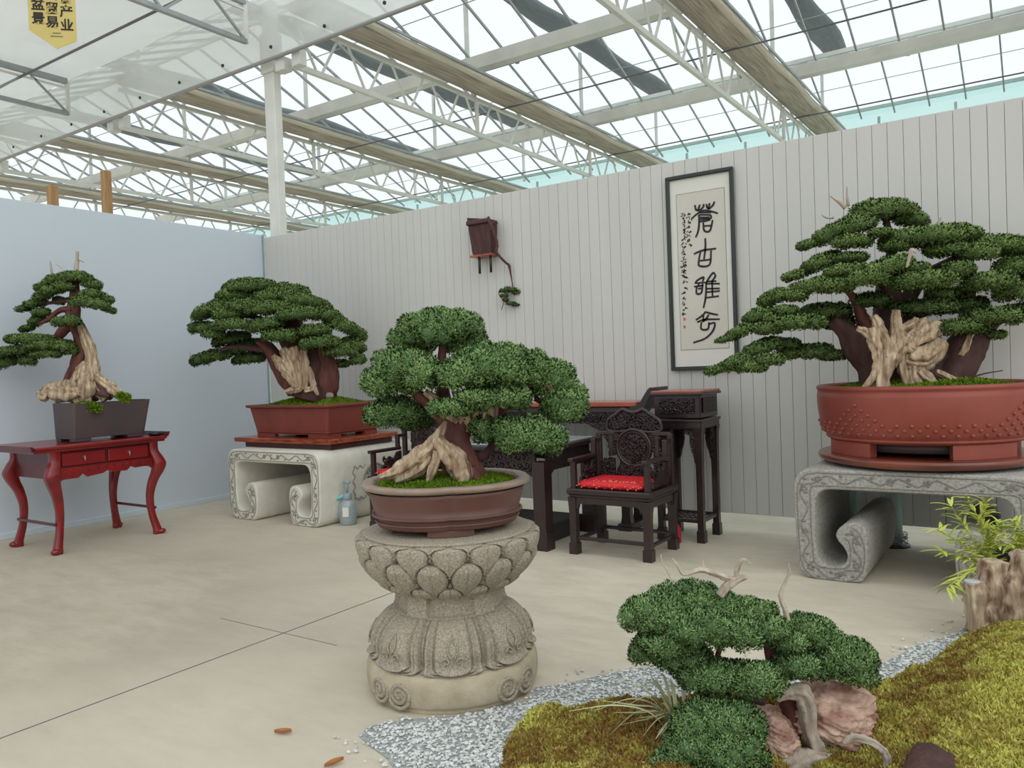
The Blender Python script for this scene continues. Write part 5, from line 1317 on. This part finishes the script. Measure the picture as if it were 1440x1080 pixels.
# ---- massive bonsai in the drum pot
def build_right_bonsai():
    cx, cy, z0 = 7.53, -.70, .797; D = 5.35
    r = thing('potted_bonsai', (cx, cy, z0), 'massive spreading juniper bonsai in studded round brick red pot at right', 'bonsai')
    n = 96
    mb = MB(); mb.lathe((cx, cy, z0), [(.50, .085), (.56, .085), (.585, .09), (.60, .10), (.60, .118), (.615, .128), (.632, .16), (.65, .22), (.662, .30), (.666, .38), (.66, .425)], n); mb.build('pot_body', M['pot_drum'], r)
    mb = MB(); mb.lathe((cx, cy, z0), [(.655, .42), (.667, .432), (.668, .446), (.655, .455), (.625, .455), (.61, .44), (.60, .36)], n, cap=False); mb.build('pot_rim', M['pot_drum'], r)
    mb = MB(); mb.lathe((cx, cy, z0), [(.57, .098), (.603, .098), (.612, .106), (.612, .116), (.60, .122)], n, cap=False); mb.build('pot_band', M['pot_drum'], r)
    av = math.atan2(CAM[1] - cy, CAM[0] - cx)
    # foot ring with four window openings
    for k in range(4):
        a0 = av - .14 + PI / 4 + k * PI / 2; A = np.linspace(a0 - .38, a0 + .38, 16)
        mb = MB(); po = [(cx + .59 * math.cos(t), cy + .59 * math.sin(t)) for t in A] + [(cx + .52 * math.cos(t), cy + .52 * math.sin(t)) for t in A[::-1]]
        mb.prism(po, 'z', z0 + .001, z0 + .09); mb.build('pot_foot', M['pot_drum'], r)
    mb = MB(); mb.lathe((cx, cy, z0), [(.50, .03), (.50, .09)], 48); mb.build('inner_base', M['pot_dark'], r)
    # studs: three rows round the belly, rising into pyramids every so often
    def rad(z): return np.interp(z, [.118, .128, .16, .22, .30, .38], [.60, .615, .632, .65, .662, .666])
    mbs = MB(); pitch = .083
    N_ = int(2 * PI * .645 / pitch); th0 = av - .62
    count = 0; near = []; 
    for row in range(7):
        z = .150 + row * .031
        for k in range(N_):
            u = k + .5 * (row % 2)
            # distance to a pyramid centre, in studs
            d = abs(((u - 0) + N_ / 8) % (N_ / 4) - N_ / 8)
            if row < 3 or d <= (6.2 - row) * .5 + .1:
                t = th0 + u / N_ * 2 * PI
                near.append((abs((t - av + PI) % (2 * PI) - PI), t, z))
    near.sort()
    rest = MB()
    for q, (dd, t, z) in enumerate(near):
        rr_ = rad(z); c = (cx + rr_ * math.cos(t), cy + rr_ * math.sin(t), z0 + z)
        if q < 90 and dd < 2:
            mb = MB(); mb.blob(c, (.0145, .0145, .0135), 2, 0); mb.build('stud', M['pot_drum'], r)
        else: rest.blob(c, (.0145, .0145, .0135), 1, 0)
    o = rest.build('studs', M['pot_drum'], r); o['kind'] = 'stuff'
    zt = z0 + .415
    def zf(x, y): return zt + .07 * np.clip(1 - ((x - cx) ** 2 + (y - cy) ** 2) / .6 ** 2, 0, 1)
    mb = MB(); G = np.array([[(cx + q * .608 * math.cos(t), cy + q * .608 * math.sin(t), float(zf(cx + q * .6 * math.cos(t), cy + q * .6 * math.sin(t))) - .004) for q in np.linspace(0, 1, 9)] for t in np.linspace(0, 2 * PI, 49)])
    mb.grid(G); mb.build('soil', M['soil'], r)
    moss_top(r, lambda x, y: (x - cx) ** 2 + (y - cy) ** 2 < .6 ** 2, zf, (cx - .6, cx + .6, cy - .6, cy + .6), 9000, .024)
    # trunk mass
    limb(r, 'trunk', 'bark_dark', D, [(1242, 548, 34), (1238, 530, 30), (1228, 505, 26), (1208, 485, 22), (1190, 465, 14), (1170, 450, 8)], 20, (3, .13, 5), .1, 6, 1)
    limb(r, 'trunk', 'bark_dark', D + .08, [(1290, 548, 55), (1285, 520, 50), (1275, 490, 42), (1262, 460, 30), (1250, 420, 18), (1245, 370, 10)], 24, (4, .12, 4), .1, 6, 2)
    limb(r, 'trunk', 'bark_dark', D, [(1325, 548, 34), (1336, 520, 30), (1352, 492, 26), (1370, 470, 20), (1392, 455, 12), (1410, 440, 7)], 20, (3, .13, 5), .1, 6, 3)
    limb(r, 'branch', 'bark', D, [(1224, 470, 10), (1212, 445, 8), (1204, 425, 6), (1180, 400, 4), (1140, 395, 3)], seed=5)
    limb(r, 'branch', 'bark', D - .05, [(1362, 440, 10), (1362, 420, 8), (1370, 400, 5)], seed=6)
    limb(r, 'branch', 'bark_dark', D + .05, [(1262, 450, 14), (1290, 400, 9), (1330, 370, 6), (1390, 350, 4)], seed=7)
    limb(r, 'branch', 'bark_dark', D, [(1245, 400, 9), (1215, 375, 6), (1180, 362, 4)], seed=8)
    limb(r, 'branch', 'bark_dark', D, [(1248, 380, 8), (1255, 345, 6), (1245, 310, 4)], seed=9)
    # pale burl and roots
    Dd = D - .30
    for k, p in enumerate((
        [(1240, 552, 9), (1240, 535, 9), (1244, 515, 10), (1252, 498, 13), (1262, 485, 14), (1278, 478, 12)],
        [(1212, 548, 3), (1226, 532, 4.5), (1234, 515, 6), (1234, 495, 7), (1228, 478, 7), (1222, 462, 6)],
        [(1252, 500, 10), (1246, 482, 8), (1238, 466, 7), (1232, 450, 6), (1228, 444, 4)],
        [(1262, 490, 10), (1262, 470, 8), (1260, 452, 6), (1262, 436, 4)],
        [(1272, 486, 11), (1284, 470, 10), (1296, 458, 9), (1304, 450, 6)],
        [(1280, 480, 12), (1300, 470, 12), (1314, 462, 10), (1322, 470, 8)],
        [(1276, 498, 11), (1296, 500, 12), (1314, 492, 12), (1324, 478, 8)],
        [(1270, 506, 8), (1290, 512, 8), (1306, 508, 9), (1320, 492, 7)],
        [(1206, 462, 3), (1216, 466, 5), (1228, 476, 6)],
        [(1266, 500, 7), (1270, 520, 6), (1276, 540, 5), (1278, 552, 4)],
        [(1284, 512, 6), (1284, 528, 7), (1290, 542, 7), (1300, 552, 5)],
        [(1292, 520, 7), (1306, 534, 7), (1320, 545, 5), (1332, 552, 4)],
        [(1316, 522, 3), (1332, 530, 5), (1350, 540, 5), (1368, 549, 4)],
        [(1350, 500, 3), (1358, 488, 5), (1364, 470, 4), (1370, 452, 3)],
        [(1256, 470, 4), (1270, 462, 6), (1284, 455, 6), (1290, 448, 4)])):
        limb(r, 'deadwood', 'dead', Dd if k not in (12, 13) else Dd + .05, p, 14, (4, .2, 8), .14, 6, k)
    limb(r, 'dead_twig', 'bark_dark', D - .2, [(1340, 546, 1.5), (1375, 528, 1.2), (1410, 521, .7)], 8, None, .1, 4)
    for p in ([(1189, 292, 4), (1180, 284, 3), (1167, 275, 1)], [(1193, 290, 2.5), (1191, 276, 1.6), (1191, 262, .6)], [(1172, 306, 2), (1162, 306, 1.4), (1155, 302, .6)], [(1296, 312, 4), (1303, 309, 3), (1308, 312, 1.4)], [(1316, 320, 3), (1320, 312, 2.2), (1323, 306, 1)], [(1275, 376, 1.6), (1279, 362, 2.4), (1282, 351, 3), (1288, 356, 1)]):
        limb(r, 'dead_twig', 'dead_grey', D - .02 if p[0][1] < 330 else D - .5, p, 8, None, .12, 4)
    kw = dict(lump=.048, L=.019, Wd=.0048, dens=7600, low=-.2, dr=.8, flat=.7)
    pads_px(r, 'leaf_right', D, [
        (1243, 300, 45, 18), (1280, 310, 24, 13, 0, -.3), (1178, 325, 34, 13, 0, .45), (1136, 344, 18, 7, 0, .3), (1208, 318, 26, 14, -.1, .3), (1240, 328, 18, 7, -.2), (1200, 340, 26, 11, -.15),
        (1300, 336, 60, 16, -.15, .05), (1345, 330, 34, 14, -.1, -.1), (1262, 346, 22, 9, -.2), (1400, 348, 50, 15, -.1, -.1), (1378, 356, 28, 13, -.25), (1448, 352, 30, 15, 0),
        (1193, 363, 26, 8, -.1), (1155, 370, 32, 12, 0, .35), (1116, 388, 17, 7, 0, .3), (1188, 382, 30, 11, -.15, .1), (1245, 378, 40, 14, -.3, .3), (1222, 392, 26, 12, -.35), (1297, 396, 46, 14, -.35), (1285, 378, 22, 9, -.3),
        (1347, 380, 25, 12, -.3), (1390, 398, 34, 16, -.3), (1428, 378, 28, 16, -.2), (1428, 412, 28, 15, -.2), (1455, 395, 25, 15, -.1), (1330, 352, 30, 12, -.2),
        (1174, 403, 27, 11, -.2), (1140, 404, 32, 12, -.1, .25), (1086, 420, 20, 11, 0, .5), (1112, 416, 24, 11, -.1), (1103, 438, 18, 9, -.15), (1066, 444, 22, 11, 0, .5), (1042, 466, 22, 8, 0, .5), (1019, 477, 12, 4, 0, .4), (1088, 448, 20, 10, -.1),
        (1126, 454, 34, 12, -.2), (1160, 440, 34, 13, .1, 0, .3), (1180, 455, 24, 11, .15, 0, .25), (1080, 462, 22, 10, -.1),
        (1072, 490, 28, 12, -.05, .35, .4), (1080, 506, 22, 9, -.15), (1038, 508, 26, 10, -.05, .4), (1008, 520, 18, 6, 0, .3), (1055, 516, 24, 9, -.12),
        (1134, 496, 40, 12, .15, 0, .28), (1170, 500, 20, 8, .1, 0, .25), (1104, 484, 20, 9, .1, 0, .3),
        (1225, 424, 28, 13, .0, 0, .32), (1300, 434, 46, 13, -.1, 0, .3), (1350, 430, 36, 13, .0, 0, .28), (1278, 446, 20, 8, .1, 0, .25),
        (1345, 461, 30, 12, -.3, 0, .38), (1396, 447, 40, 14, -.25, 0, .4), (1440, 440, 30, 13, -.1), (1403, 471, 13, 7, -.1), (1375, 462, 18, 9, -.2, 0, .32), (1328, 414, 28, 10, -.1, 0, .3)], **kw)
build_right_bonsai()

# ---- small wall hung cascade
def build_wall_bonsai():
    r = thing('wall_planter', (3.48, -.06, 2.6), 'small dark wall planter with a bare cascading twig hung on planks', 'wall planter')
    D = float((RM.T @ (on_y(683, 335, -.06) - CAM))[2])
    x0, x1 = 3.335, 3.625
    mb = MB(); mb.loft([[(x0 + .035, -.005, 2.625), (x1 - .02, -.005, 2.61), (x1 - .02, -.10, 2.61), (x0 + .035, -.10, 2.625)], [(x0, -.005, 3.0), (x1, -.005, 2.95), (x1, -.13, 2.95), (x0, -.13, 3.0)]])
    mb.build('planter_board', M['bark_dark'], r)
    mb = MB(); mb.box((3.48, -.135, 2.94), (.30, .03, .05), .01); mb.build('planter_rim', M['slab_dark'], r)
    mb = MB(); mb.box((3.50, -.075, 2.60), (.27, .14, .024), .004); mb.build('shelf', M['slab_wood'], r)
    for x in (3.46, 3.60):
        mb = MB(); mb.tube([(x, -.11, 2.595), (x, -.11, 2.42)], .013, 8); mb.build('peg', M['black_plastic'], r)
    Dd = D - .12
    limb(r, 'stem', 'bark_dark', Dd, [(686, 308, 2), (692, 320, 3), (697, 335, 2.4), (699, 345, 2), (698, 354, 2.2), (704, 362, 1.8), (712, 370, 1.6), (716, 374, 2), (718, 384, 1.2), (720, 396, .8), (722, 408, .7)], 8, None, .2, 5)
    limb(r, 'stem', 'bark_dark', Dd, [(684, 312, 1), (687, 305, 1.3), (690, 312, 1.2), (698, 315, 1)], 8, None, .2, 4)
    limb(r, 'stem', 'bark_dark', Dd, [(690, 325, 2), (694, 312, 1.6), (700, 314, 1)], 8, None, .2, 4)
    limb(r, 'stem', 'bark_dark', Dd, [(722, 408, .8), (712, 412, .8), (703, 408, .8), (702, 415, .7), (708, 424, .7), (705, 436, .5)], 6, None, .1, 4)
    limb(r, 'stem', 'bark_dark', Dd, [(722, 408, .7), (734, 409, .6), (742, 404, .5)], 6, None, .1, 4)
    pads_px(r, 'leaf_far', Dd, [(707, 409, 4, 2.6), (714, 407, 5, 3), (709, 416, 5, 2.2), (721, 408, 6, 2.6), (727, 412, 5, 2), (711, 422, 4, 2.4), (718, 427, 6, 1.6), (725, 429, 5, 1.2), (733, 408, 3, 2)], lump=.02, L=.022, Wd=.004, dens=9000, low=-.5, tint=.25)
    mb = MB(); c = at(743, 403, Dd)
    d = RNG.normal(0, 1, (150, 3)); d /= np.linalg.norm(d, axis=1)[:, None]
    sprigs(mb, c + d * .03, d, .04, .003, .4, .6); mb.build('leaf_tuft', M['leaf_far'], r)
build_wall_bonsai()

# ================================================================== moss garden in the foreground
def inpoly(px, py, poly):
    poly = np.asarray(poly); r = np.zeros(len(px), bool); j = len(poly) - 1
    for i in range(len(poly)):
        xi, yi = poly[i]; xj, yj = poly[j]
        c = ((yi > py) != (yj > py)) & (px < (xj - xi) * (py - yi) / (yj - yi + 1e-12) + xi)
        r ^= c; j = i
    return r
def edist(px, py, poly):
    poly = np.asarray(poly); d = np.full(len(px), 9.0)
    for a, b in zip(poly, np.roll(poly, -1, 0)):
        ab = b - a; t = np.clip(((px - a[0]) * ab[0] + (py - a[1]) * ab[1]) / (ab @ ab), 0, 1)
        d = np.minimum(d, np.hypot(px - a[0] - t * ab[0], py - a[1] - t * ab[1]))
    return d
def fl(*pts): return [tuple(on_floor(x, y)[:2]) for x, y in pts]
MOSS = smooth2(fl((705, 1085), (712, 1045), (742, 1020), (790, 1006), (850, 1000), (905, 1004), (960, 990), (1040, 985), (1130, 985), (1205, 978), (1255, 965), (1310, 945), (1350, 915), (1385, 893)) + [(8.25, -1.86), (8.8, -1.9), (9.3, -2.4), (9.3, -5.2), (7.2, -5.6), (6.6, -4.9)], 4)
GRAV = fl((505, 1036), (520, 1022), (575, 1012), (640, 1008), (745, 985), (752, 968), (800, 962), (855, 948), (900, 940), (930, 934), (1010, 925), (1120, 932), (1230, 940), (1290, 908), (1345, 893), (1372, 868)) + [(8.3, -1.6), (8.9, -1.7), (9.0, -2.6)] + [(9.0, -5.6), (6.4, -5.4)] + fl((560, 1090), (545, 1068), (520, 1050))
def mound(x, y):
    d = edist(x, y, MOSS); 
    h = .055 * (1 - np.exp(-d / .05)) + .05 * (1 - np.exp(-d / .35))
    h = h + .17 * np.exp(-(((x - 8.35) / .42) ** 2 + ((y + 2.75) / .55) ** 2)) + .10 * np.exp(-(((x - 8.3) / .5) ** 2 + ((y + 3.4) / .5) ** 2)) * np.clip(d / .2, 0, 1)
    h = h - .11 * np.exp(-(((x - 7.55) / .30) ** 2 + ((y + 3.95) / .26) ** 2))
    n = fbm(np.stack([x * 4, y * 4, x * 0], -1), 3) * .022 + fbm(np.stack([x * 14, y * 14, x * 0 + 5], -1), 2) * .014 + fbm(np.stack([x * 34, y * 34, x * 0 + 9], -1), 2) * .010
    return np.maximum(.004, (h + n) * np.clip(d / .03, 0, 1) + .004)
def build_garden():
    # gravel
    g = np.array(GRAV); mb = MB()
    mb.prism([tuple(p) for p in g], 'z', .0008, .004); bed = mb.build('gravel_bed', M['gravel_bed'])
    tag(bed, 'bed of white gravel curving between concrete floor and mossy mound', 'gravel', None, 'stuff')
    v, f = ico(1); mb = MB()
    n = 60000; P = np.c_[RNG.uniform(5.85, 9.0, n), RNG.uniform(-5.0, -1.6, n)]
    ins = inpoly(P[:, 0], P[:, 1], GRAV); mo = inpoly(P[:, 0], P[:, 1], MOSS) & (edist(P[:, 0], P[:, 1], MOSS) > .04)
    edge = edist(P[:, 0], P[:, 1], GRAV)
    ped = np.hypot(P[:, 0] - PC[0], P[:, 1] - PC[1]) < .385
    keep = (ins & (RNG.random(n) < np.clip(.25 + edge / .07, 0, 1)) & ~mo & ~ped) | (~ins & (edge < .10) & (RNG.random(n) < .05) & ~ped & ~mo)
    P = P[keep]
    # keep only what the camera could see plus a step to the side
    q = np.c_[P, np.zeros(len(P))] - CAM; cz = q @ (RM @ np.array([0, 0, 1.0])); cx_ = q @ (RM @ np.array([1.0, 0, 0]))
    P = P[(cz > 1.5) & (np.abs(cx_ / np.maximum(cz, .1)) < 1.0)]
    m = len(P); s = RNG.uniform(.004, .0085, m)
    jit = 1 + RNG.normal(0, .2, (m, len(v), 1)); sc = np.stack([s * RNG.uniform(.8, 1.5, m), s * RNG.uniform(.8, 1.4, m), s * RNG.uniform(.5, .9, m)], -1)
    V = v[None] * jit * sc[:, None]
    an = RNG.uniform(0, 6.28, m); c_, s_ = np.cos(an)[:, None], np.sin(an)[:, None]
    X = V[..., 0] * c_ - V[..., 1] * s_; Y = V[..., 0] * s_ + V[..., 1] * c_
    V = np.stack([X + P[:, :1], Y + P[:, 1:2], V[..., 2] + .006 + (s * .3)[:, None]], -1).reshape(-1, 3)
    F = (f[None] + (np.arange(m) * len(v))[:, None, None]).reshape(-1, 3)
    mb.add(V, F, False, np.repeat(RNG.random(m), len(v)))
    mb.build('pebbles', M['gravel'], bed)
    # moss
    X, Y = np.meshgrid(np.linspace(6.3, 9.3, 300), np.linspace(-5.5, -1.8, 370), indexing='ij')
    x, y = X.ravel(), Y.ravel(); ins = inpoly(x, y, MOSS)
    Z = np.where(ins, mound(x, y), -.03).reshape(X.shape)
    G = np.stack([X, Y, Z], -1); mb = MB(); mb.grid(G)
    o = mb.build('moss_bed', M['moss_bed']); tag(o, 'rolling mound of yellow green and rust moss in the foreground', 'moss', None, 'stuff')
    n = 210000; P = np.c_[RNG.uniform(6.4, 9.0, n), RNG.uniform(-5.0, -1.85, n)]
    ins = inpoly(P[:, 0], P[:, 1], MOSS); P = P[ins]
    q = np.c_[P, np.zeros(len(P))] - CAM; cz = q @ (RM @ np.array([0, 0, 1.0])); cx_ = q @ (RM @ np.array([1.0, 0, 0]))
    P = P[(cz > 2.0) & (np.abs(cx_ / np.maximum(cz, .1)) < .9)]
    z = mound(P[:, 0], P[:, 1]); Q = np.c_[P, z + .002]
    t = .46 + .42 * fbm(np.c_[P * 3.2, z * 0], 3) + .34 * fbm(np.c_[P * 22, z * 0 + 3], 2) + .16 * np.clip((P[:, 0] - 7.6) / .6, -1, 1)
    mb = MB(); sprigs(mb, Q, np.tile(UP, (len(Q), 1)), .019, .0042, .6, np.clip(t, 0, 1), .1)
    mb.build('moss_tufts', M['moss'], o)

    # pink red rock under the small juniper
    r = thing('red_rock', (7.62, -3.70, .06), 'pink red layered rock at the foot of the small foreground juniper', 'rock')
    v, f = ico(6)
    def rock(c, rad, seed, amp=.22, fr=1.3, ridg=.10):
        nn = fbm(v * fr + seed, 4); st = np.abs(fbm(np.stack([v[:, 0] * 2.5 + v[:, 2] * 2, v[:, 1] * 2.5, v[:, 2] * 7 + v[:, 0] * 3], -1) + seed, 3))
        cell = np.round(nn * 4) / 4
        k = 1 + amp * (.5 * nn + .6 * cell) - ridg * st - .05 * np.abs(fbm(v * 6 + seed, 3))
        return v * k[:, None] * np.array(rad) + np.array(c)
    mb = MB(); mb.add(rock(at(1168, 1005, 2.98), (.16, .17, .125), 4.0), f.copy()); mb.build('boulder', M['red_rock'], r)
    mb = MB(); mb.add(rock(at(1082, 1034, 2.92), (.105, .10, .12), 9.0, .18), f.copy()); mb.build('boulder', M['red_rock'], r)
    # petrified wood pair at right
    def log_rock(pts, seed, n=48):
        P = np.array([p[:3] for p in pts]); R = np.array([p[3] for p in pts])
        mb = MB(); mb.tube(P, R, n, True, (4, .16, 1.5), seed, .34, 10); return mb
    for (px, pyb, pyt, rad, dd, sd, lab) in ((1392, 905, 786, .080, 0.0, 2.0, 'tall ridged petrified wood stone at right edge, left one with a pale blue end'),
                                              (1440, 905, 776, .100, -.05, 5.0, 'tall ridged petrified wood stone cut by the right edge')):
        D = 4.02 + dd; b = at(px, pyb, D); t_ = at(px + 4, pyt, D)
        r = thing('petrified_wood', (b[0], b[1], .05), lab, 'rock')
        bz = .05
        pts = [(b[0], b[1], bz, rad * 1.05)] + [(b[0] + (t_[0] - b[0]) * k, b[1] + (t_[1] - b[1]) * k, bz + (t_[2] - bz) * k, rad * w) for k, w in ((.2, 1.1), (.45, 1.05), (.7, 1.0), (.88, .92), (.97, .72), (1.0, .45))]
        log_rock(pts, sd).build('stone', M['pet_rock'], r)
        if sd == 2.0:
            c = at(1372, 832, D - .03)
            log_rock([(c[0], c[1], .04, .045), (c[0], c[1], c[2] - .02, .048), (c[0] - .01, c[1], c[2] + .05, .043)], 8.0, 32).build('stub', M['pet_rock'], r)
            mb = MB(); mb.lathe((c[0] - .01, c[1], c[2] + .05), [(.040, -.004), (.041, .004), (.03, .006), (.001, .007)], 24); mb.build('pale_end', M['stump_white'], r)
    # bamboo behind the stones
    def leafblade(mb, p, d, L, w, tint, droop=.35):
        d = d / np.linalg.norm(d); s = np.cross(d, UP); s /= np.linalg.norm(s) + 1e-9
        G = []
        for k, ww in ((0, .25), (.25, 1), (.55, .85), (.8, .5), (1, .04)):
            c = p + d * L * k - UP * L * droop * k * k; G.append([c - s * w * ww, c + UP * w * .25, c + s * w * ww])
        mb.grid(np.array(G), True, np.full(15, tint))
    def bamboo(label, base, tips, seed):
        rr = random.Random(seed); r = thing('dwarf_bamboo', (base[0], base[1], .06), label, 'bamboo')
        for tp in tips:
            P, _ = smooth_path([np.array([base[0], base[1], .05]), base, at(*tp[0]), at(*tp[1])], np.ones(4), 8)
            mb = MB(); mb.tube(P, np.linspace(.0045, .0018, len(P)), 6); mb.build('stem', M['bamboo_stem'], r)
            mb = MB()
            for k in range(len(P) // 3, len(P)):
                for q in range(3 if k > len(P) // 2 else 2):
                    a = rr.uniform(0, 6.28); d = (P[min(k + 1, len(P) - 1)] - P[k - 1]); d = d / np.linalg.norm(d) * .6 + np.array([math.cos(a), math.sin(a), rr.uniform(-.1, .3)]) * .8
                    leafblade(mb, P[k], d, rr.uniform(.07, .12), rr.uniform(.006, .011), rr.uniform(.1, 1))
            mb.build('leaves', M['bamboo_leaf'], r)
    D = 4.25
    bamboo('yellow green dwarf bamboo sprays rising behind the petrified wood stones', at(1394, 800, D), [((1372, 765, D), (1338, 712, D)), ((1385, 750, D), (1362, 702, D)), ((1360, 770, D), (1318, 745, D)), ((1372, 788, D), (1326, 775, D)), ((1372, 800, D - .1), (1332, 826, D - .2)), ((1392, 765, D), (1405, 735, D)), ((1380, 740, D), (1385, 705, D))], 3)
    bamboo('bright green bamboo clump at right edge above the petrified wood', at(1440, 800, D), [((1430, 765, D), (1400, 745, D)), ((1440, 755, D), (1425, 735, D)), ((1445, 765, D), (1455, 735, D)), ((1425, 770, D), (1402, 765, D))], 5)
    # thin out-of-frame leaves at the left edge
    # sedge tuft
    b = at(955, 1012, 2.84); r = thing('variegated_sedge', (b[0], b[1], .08), 'pale striped sedge tuft arching over moss left of the small juniper', 'sedge')
    tips = [(845, 985), (862, 1002), (880, 970), (900, 1040), (905, 1035), (915, 1050), (870, 1020), (912, 1070), (930, 1060), (890, 960), (905, 955), (925, 945), (940, 955), (955, 948), (985, 960), (895, 1010), (885, 990), (925, 1030), (835, 1000), (850, 1040), (800, 1000), (870, 955), (935, 975), (1000, 975), (920, 1000)]
    for k, tp in enumerate(tips):
        e_ = at(tp[0], tp[1], 2.93 + random.uniform(-.12, .08)); e_[2] = max(e_[2], .05); s0 = b + np.array([random.uniform(-.025, .025), random.uniform(-.025, .025), 0]); s0[2] = .08
        mid = s0 * .45 + e_ * .55 + UP * random.uniform(.05, .11) ; top = s0 * .8 + e_ * .2 + UP * .09
        P, w = smooth_path([s0, top, mid, e_], [.006, .008, .0066, .0008], 7)
        T = np.gradient(P, axis=0); S = np.cross(T, UP); S /= np.linalg.norm(S, axis=1)[:, None] + 1e-9
        mb = MB(); mb.grid(np.stack([P - S * w[:, None], P + UP * .001, P + S * w[:, None]], 1), True, np.full(len(P) * 3, random.random())); mb.build('blade', M['sedge'], r)
    # hollow log at the bottom edge
    c = at(1306, 1096, 2.58); r = thing('hollow_log', (c[0], c[1], .05), 'weathered purple brown hollow log end at the bottom edge', 'log')
    ax = VR * .55 + VF * .75; ax = ax / np.linalg.norm(ax); mb = MB()
    P = [np.array(c) - ax * .16 + UP * .0, np.array(c) - ax * .05, np.array(c) + ax * .08, np.array(c) + ax * .13]
    mb.tube(P, [.078, .086, .084, .04], 24, False, (4, .05, 6), 2, .08, 6); mb.build('shell', M['bark_dark'], r)
    mb = MB(); mb.tube([P[0] + ax * .005, P[1], P[2]], [.060, .064, .05], 20, True, None, 0, .1, 4); mb.build('hollow', M['soil'], r)
build_garden()

def build_front_juniper():
    D = 2.88; b = on_floor(1140, 1078, .05)
    r = thing('garden_juniper', (b[0], b[1], .03), 'small juniper with cushioned deep green pads planted on the mossy rock', 'bonsai')
    limb(r, 'trunk', 'bark', D + .04, [(1112, 1062, 13), (1116, 1030, 13), (1112, 1000, 13), (1104, 975, 12), (1092, 950, 12), (1086, 925, 11), (1080, 905, 8), (1070, 885, 5)], 18, (3, .12, 8), .1, 6, 1)
    limb(r, 'deadwood', 'dead_grey', D - .03, [(1092, 985, 3), (1108, 974, 8), (1126, 974, 12), (1136, 995, 11), (1138, 1020, 10), (1148, 1048, 11), (1160, 1070, 8), (1166, 1085, 5)], 18, (4, .15, 10), .12, 7, 2)
    limb(r, 'deadwood', 'dead_grey', D - .06, [(1080, 1098, 18), (1110, 1082, 20), (1135, 1072, 15), (1160, 1066, 8), (1176, 1056, 3)], 18, (4, .2, 10), .16, 7, 3)
    limb(r, 'deadwood', 'dead_grey', D - .20, [(1186, 1046, 2.5), (1200, 1038, 4.5), (1222, 1042, 5), (1240, 1054, 5), (1248, 1070, 4.5), (1242, 1090, 4)], 12, (3, .12, 10), .1, 7, 4)
    limb(r, 'deadwood', 'dead_grey', D - .05, [(1160, 1080, 6), (1168, 1064, 4), (1177, 1054, 2)], 10, (3, .15, 10), .1, 6, 5)
    limb(r, 'branch', 'bark_dark', D, [(1080, 905, 7), (1050, 900, 5), (1015, 905, 4.5), (985, 895, 3)], 10, seed=6)
    limb(r, 'branch', 'bark_dark', D, [(1092, 935, 6), (1115, 922, 4.5), (1135, 912, 3, .05), (1155, 915, 2, .08)], 10, seed=7)
    limb(r, 'branch', 'bark_dark', D - .05, [(1082, 965, 6), (1062, 940, 5), (1050, 962, 4)], 10, seed=8)
    limb(r, 'branch', 'bark_dark', D - .05, [(1075, 985, 6), (1045, 985, 6), (1025, 1000, 5), (1010, 1025, 4)], 10, seed=9)
    limb(r, 'branch', 'bark_dark', D, [(1015, 905, 4), (1008, 925, 3.5), (1000, 945, 3)], 10, seed=10)
    limb(r, 'dead_branch', 'dead_grey', D, [(1012, 838, 5), (1024, 823, 6), (1040, 814, 5), (1050, 812, 2)], 10, (3, .15, 20), .1, 6, 11)
    limb(r, 'dead_branch', 'dead_grey', D, [(1034, 817, 4), (1018, 812, 3.6), (998, 804, 3.6), (985, 801, 3), (970, 806, 2.6), (960, 806, 2.5), (953, 795, 2), (945, 785, 1)], 10, (3, .15, 20), .1, 6, 12)
    limb(r, 'dead_branch', 'dead_grey', D, [(1036, 814, 3.4), (1036, 802, 3), (1042, 790, 2.4), (1047, 787, 2), (1056, 793, 1)], 10, (3, .15, 20), .1, 6, 13)
    limb(r, 'dead_branch', 'dead_grey', D, [(990, 802, 2.2), (989, 795, 1.6), (988, 787, .7)], 8, None, .1, 5)
    limb(r, 'dead_branch', 'dead_grey', D, [(946, 820, 1), (938, 802, 1.4), (932, 792, 1), (929, 779, .5)], 8, None, .1, 5)
    limb(r, 'dead_branch', 'dead_grey', D, [(1108, 874, 3.2), (1104, 858, 3), (1098, 842, 2.6), (1099, 832, 2.2), (1107, 812, 1.8), (1110, 804, 2), (1109, 792, .7)], 10, (3, .15, 20), .1, 6, 14)
    kw = dict(lump=.031, L=.0125, Wd=.0026, dens=24000, low=-.5, dr=.8)
    pads_px(r, 'leaf_front', D, [
        (965, 848, 52, 26, .1), (920, 868, 46, 30, -.02), (1010, 862, 44, 28, .08), (1050, 868, 40, 26, .06), (985, 885, 44, 26, -.08), (1035, 892, 40, 22, -.04), (940, 900, 44, 24, -.03), (912, 916, 28, 16, .04, 0, .36), (960, 922, 40, 20, .02, 0, .36),
        (1080, 884, 34, 18, -.02), (1068, 862, 26, 14, .1), (1135, 884, 36, 18, .08), (1160, 900, 26, 18, .06), (1110, 902, 28, 13, .0), (1118, 936, 34, 18, -.02, 0, .4), (1150, 940, 26, 16, .02, 0, .4), (1194, 928, 38, 30, .0), (1206, 948, 26, 18, -.02), (1165, 915, 24, 16, .05),
        (1066, 960, 34, 26, -.12), (1040, 945, 20, 14, -.05, 0, .35), (1000, 950, 44, 22, -.05, 0, .42), (975, 938, 32, 18, .02, 0, .36),
        (1008, 1016, 62, 34, -.14, 0, .4), (975, 1052, 42, 30, -.2, 0, .42), (1030, 1062, 48, 34, -.24, 0, .42), (1000, 1090, 64, 36, -.2, 0, .42), (945, 1078, 34, 24, -.2, 0, .46), (1040, 1030, 36, 26, -.18, 0, .4)], **kw)
build_front_juniper()
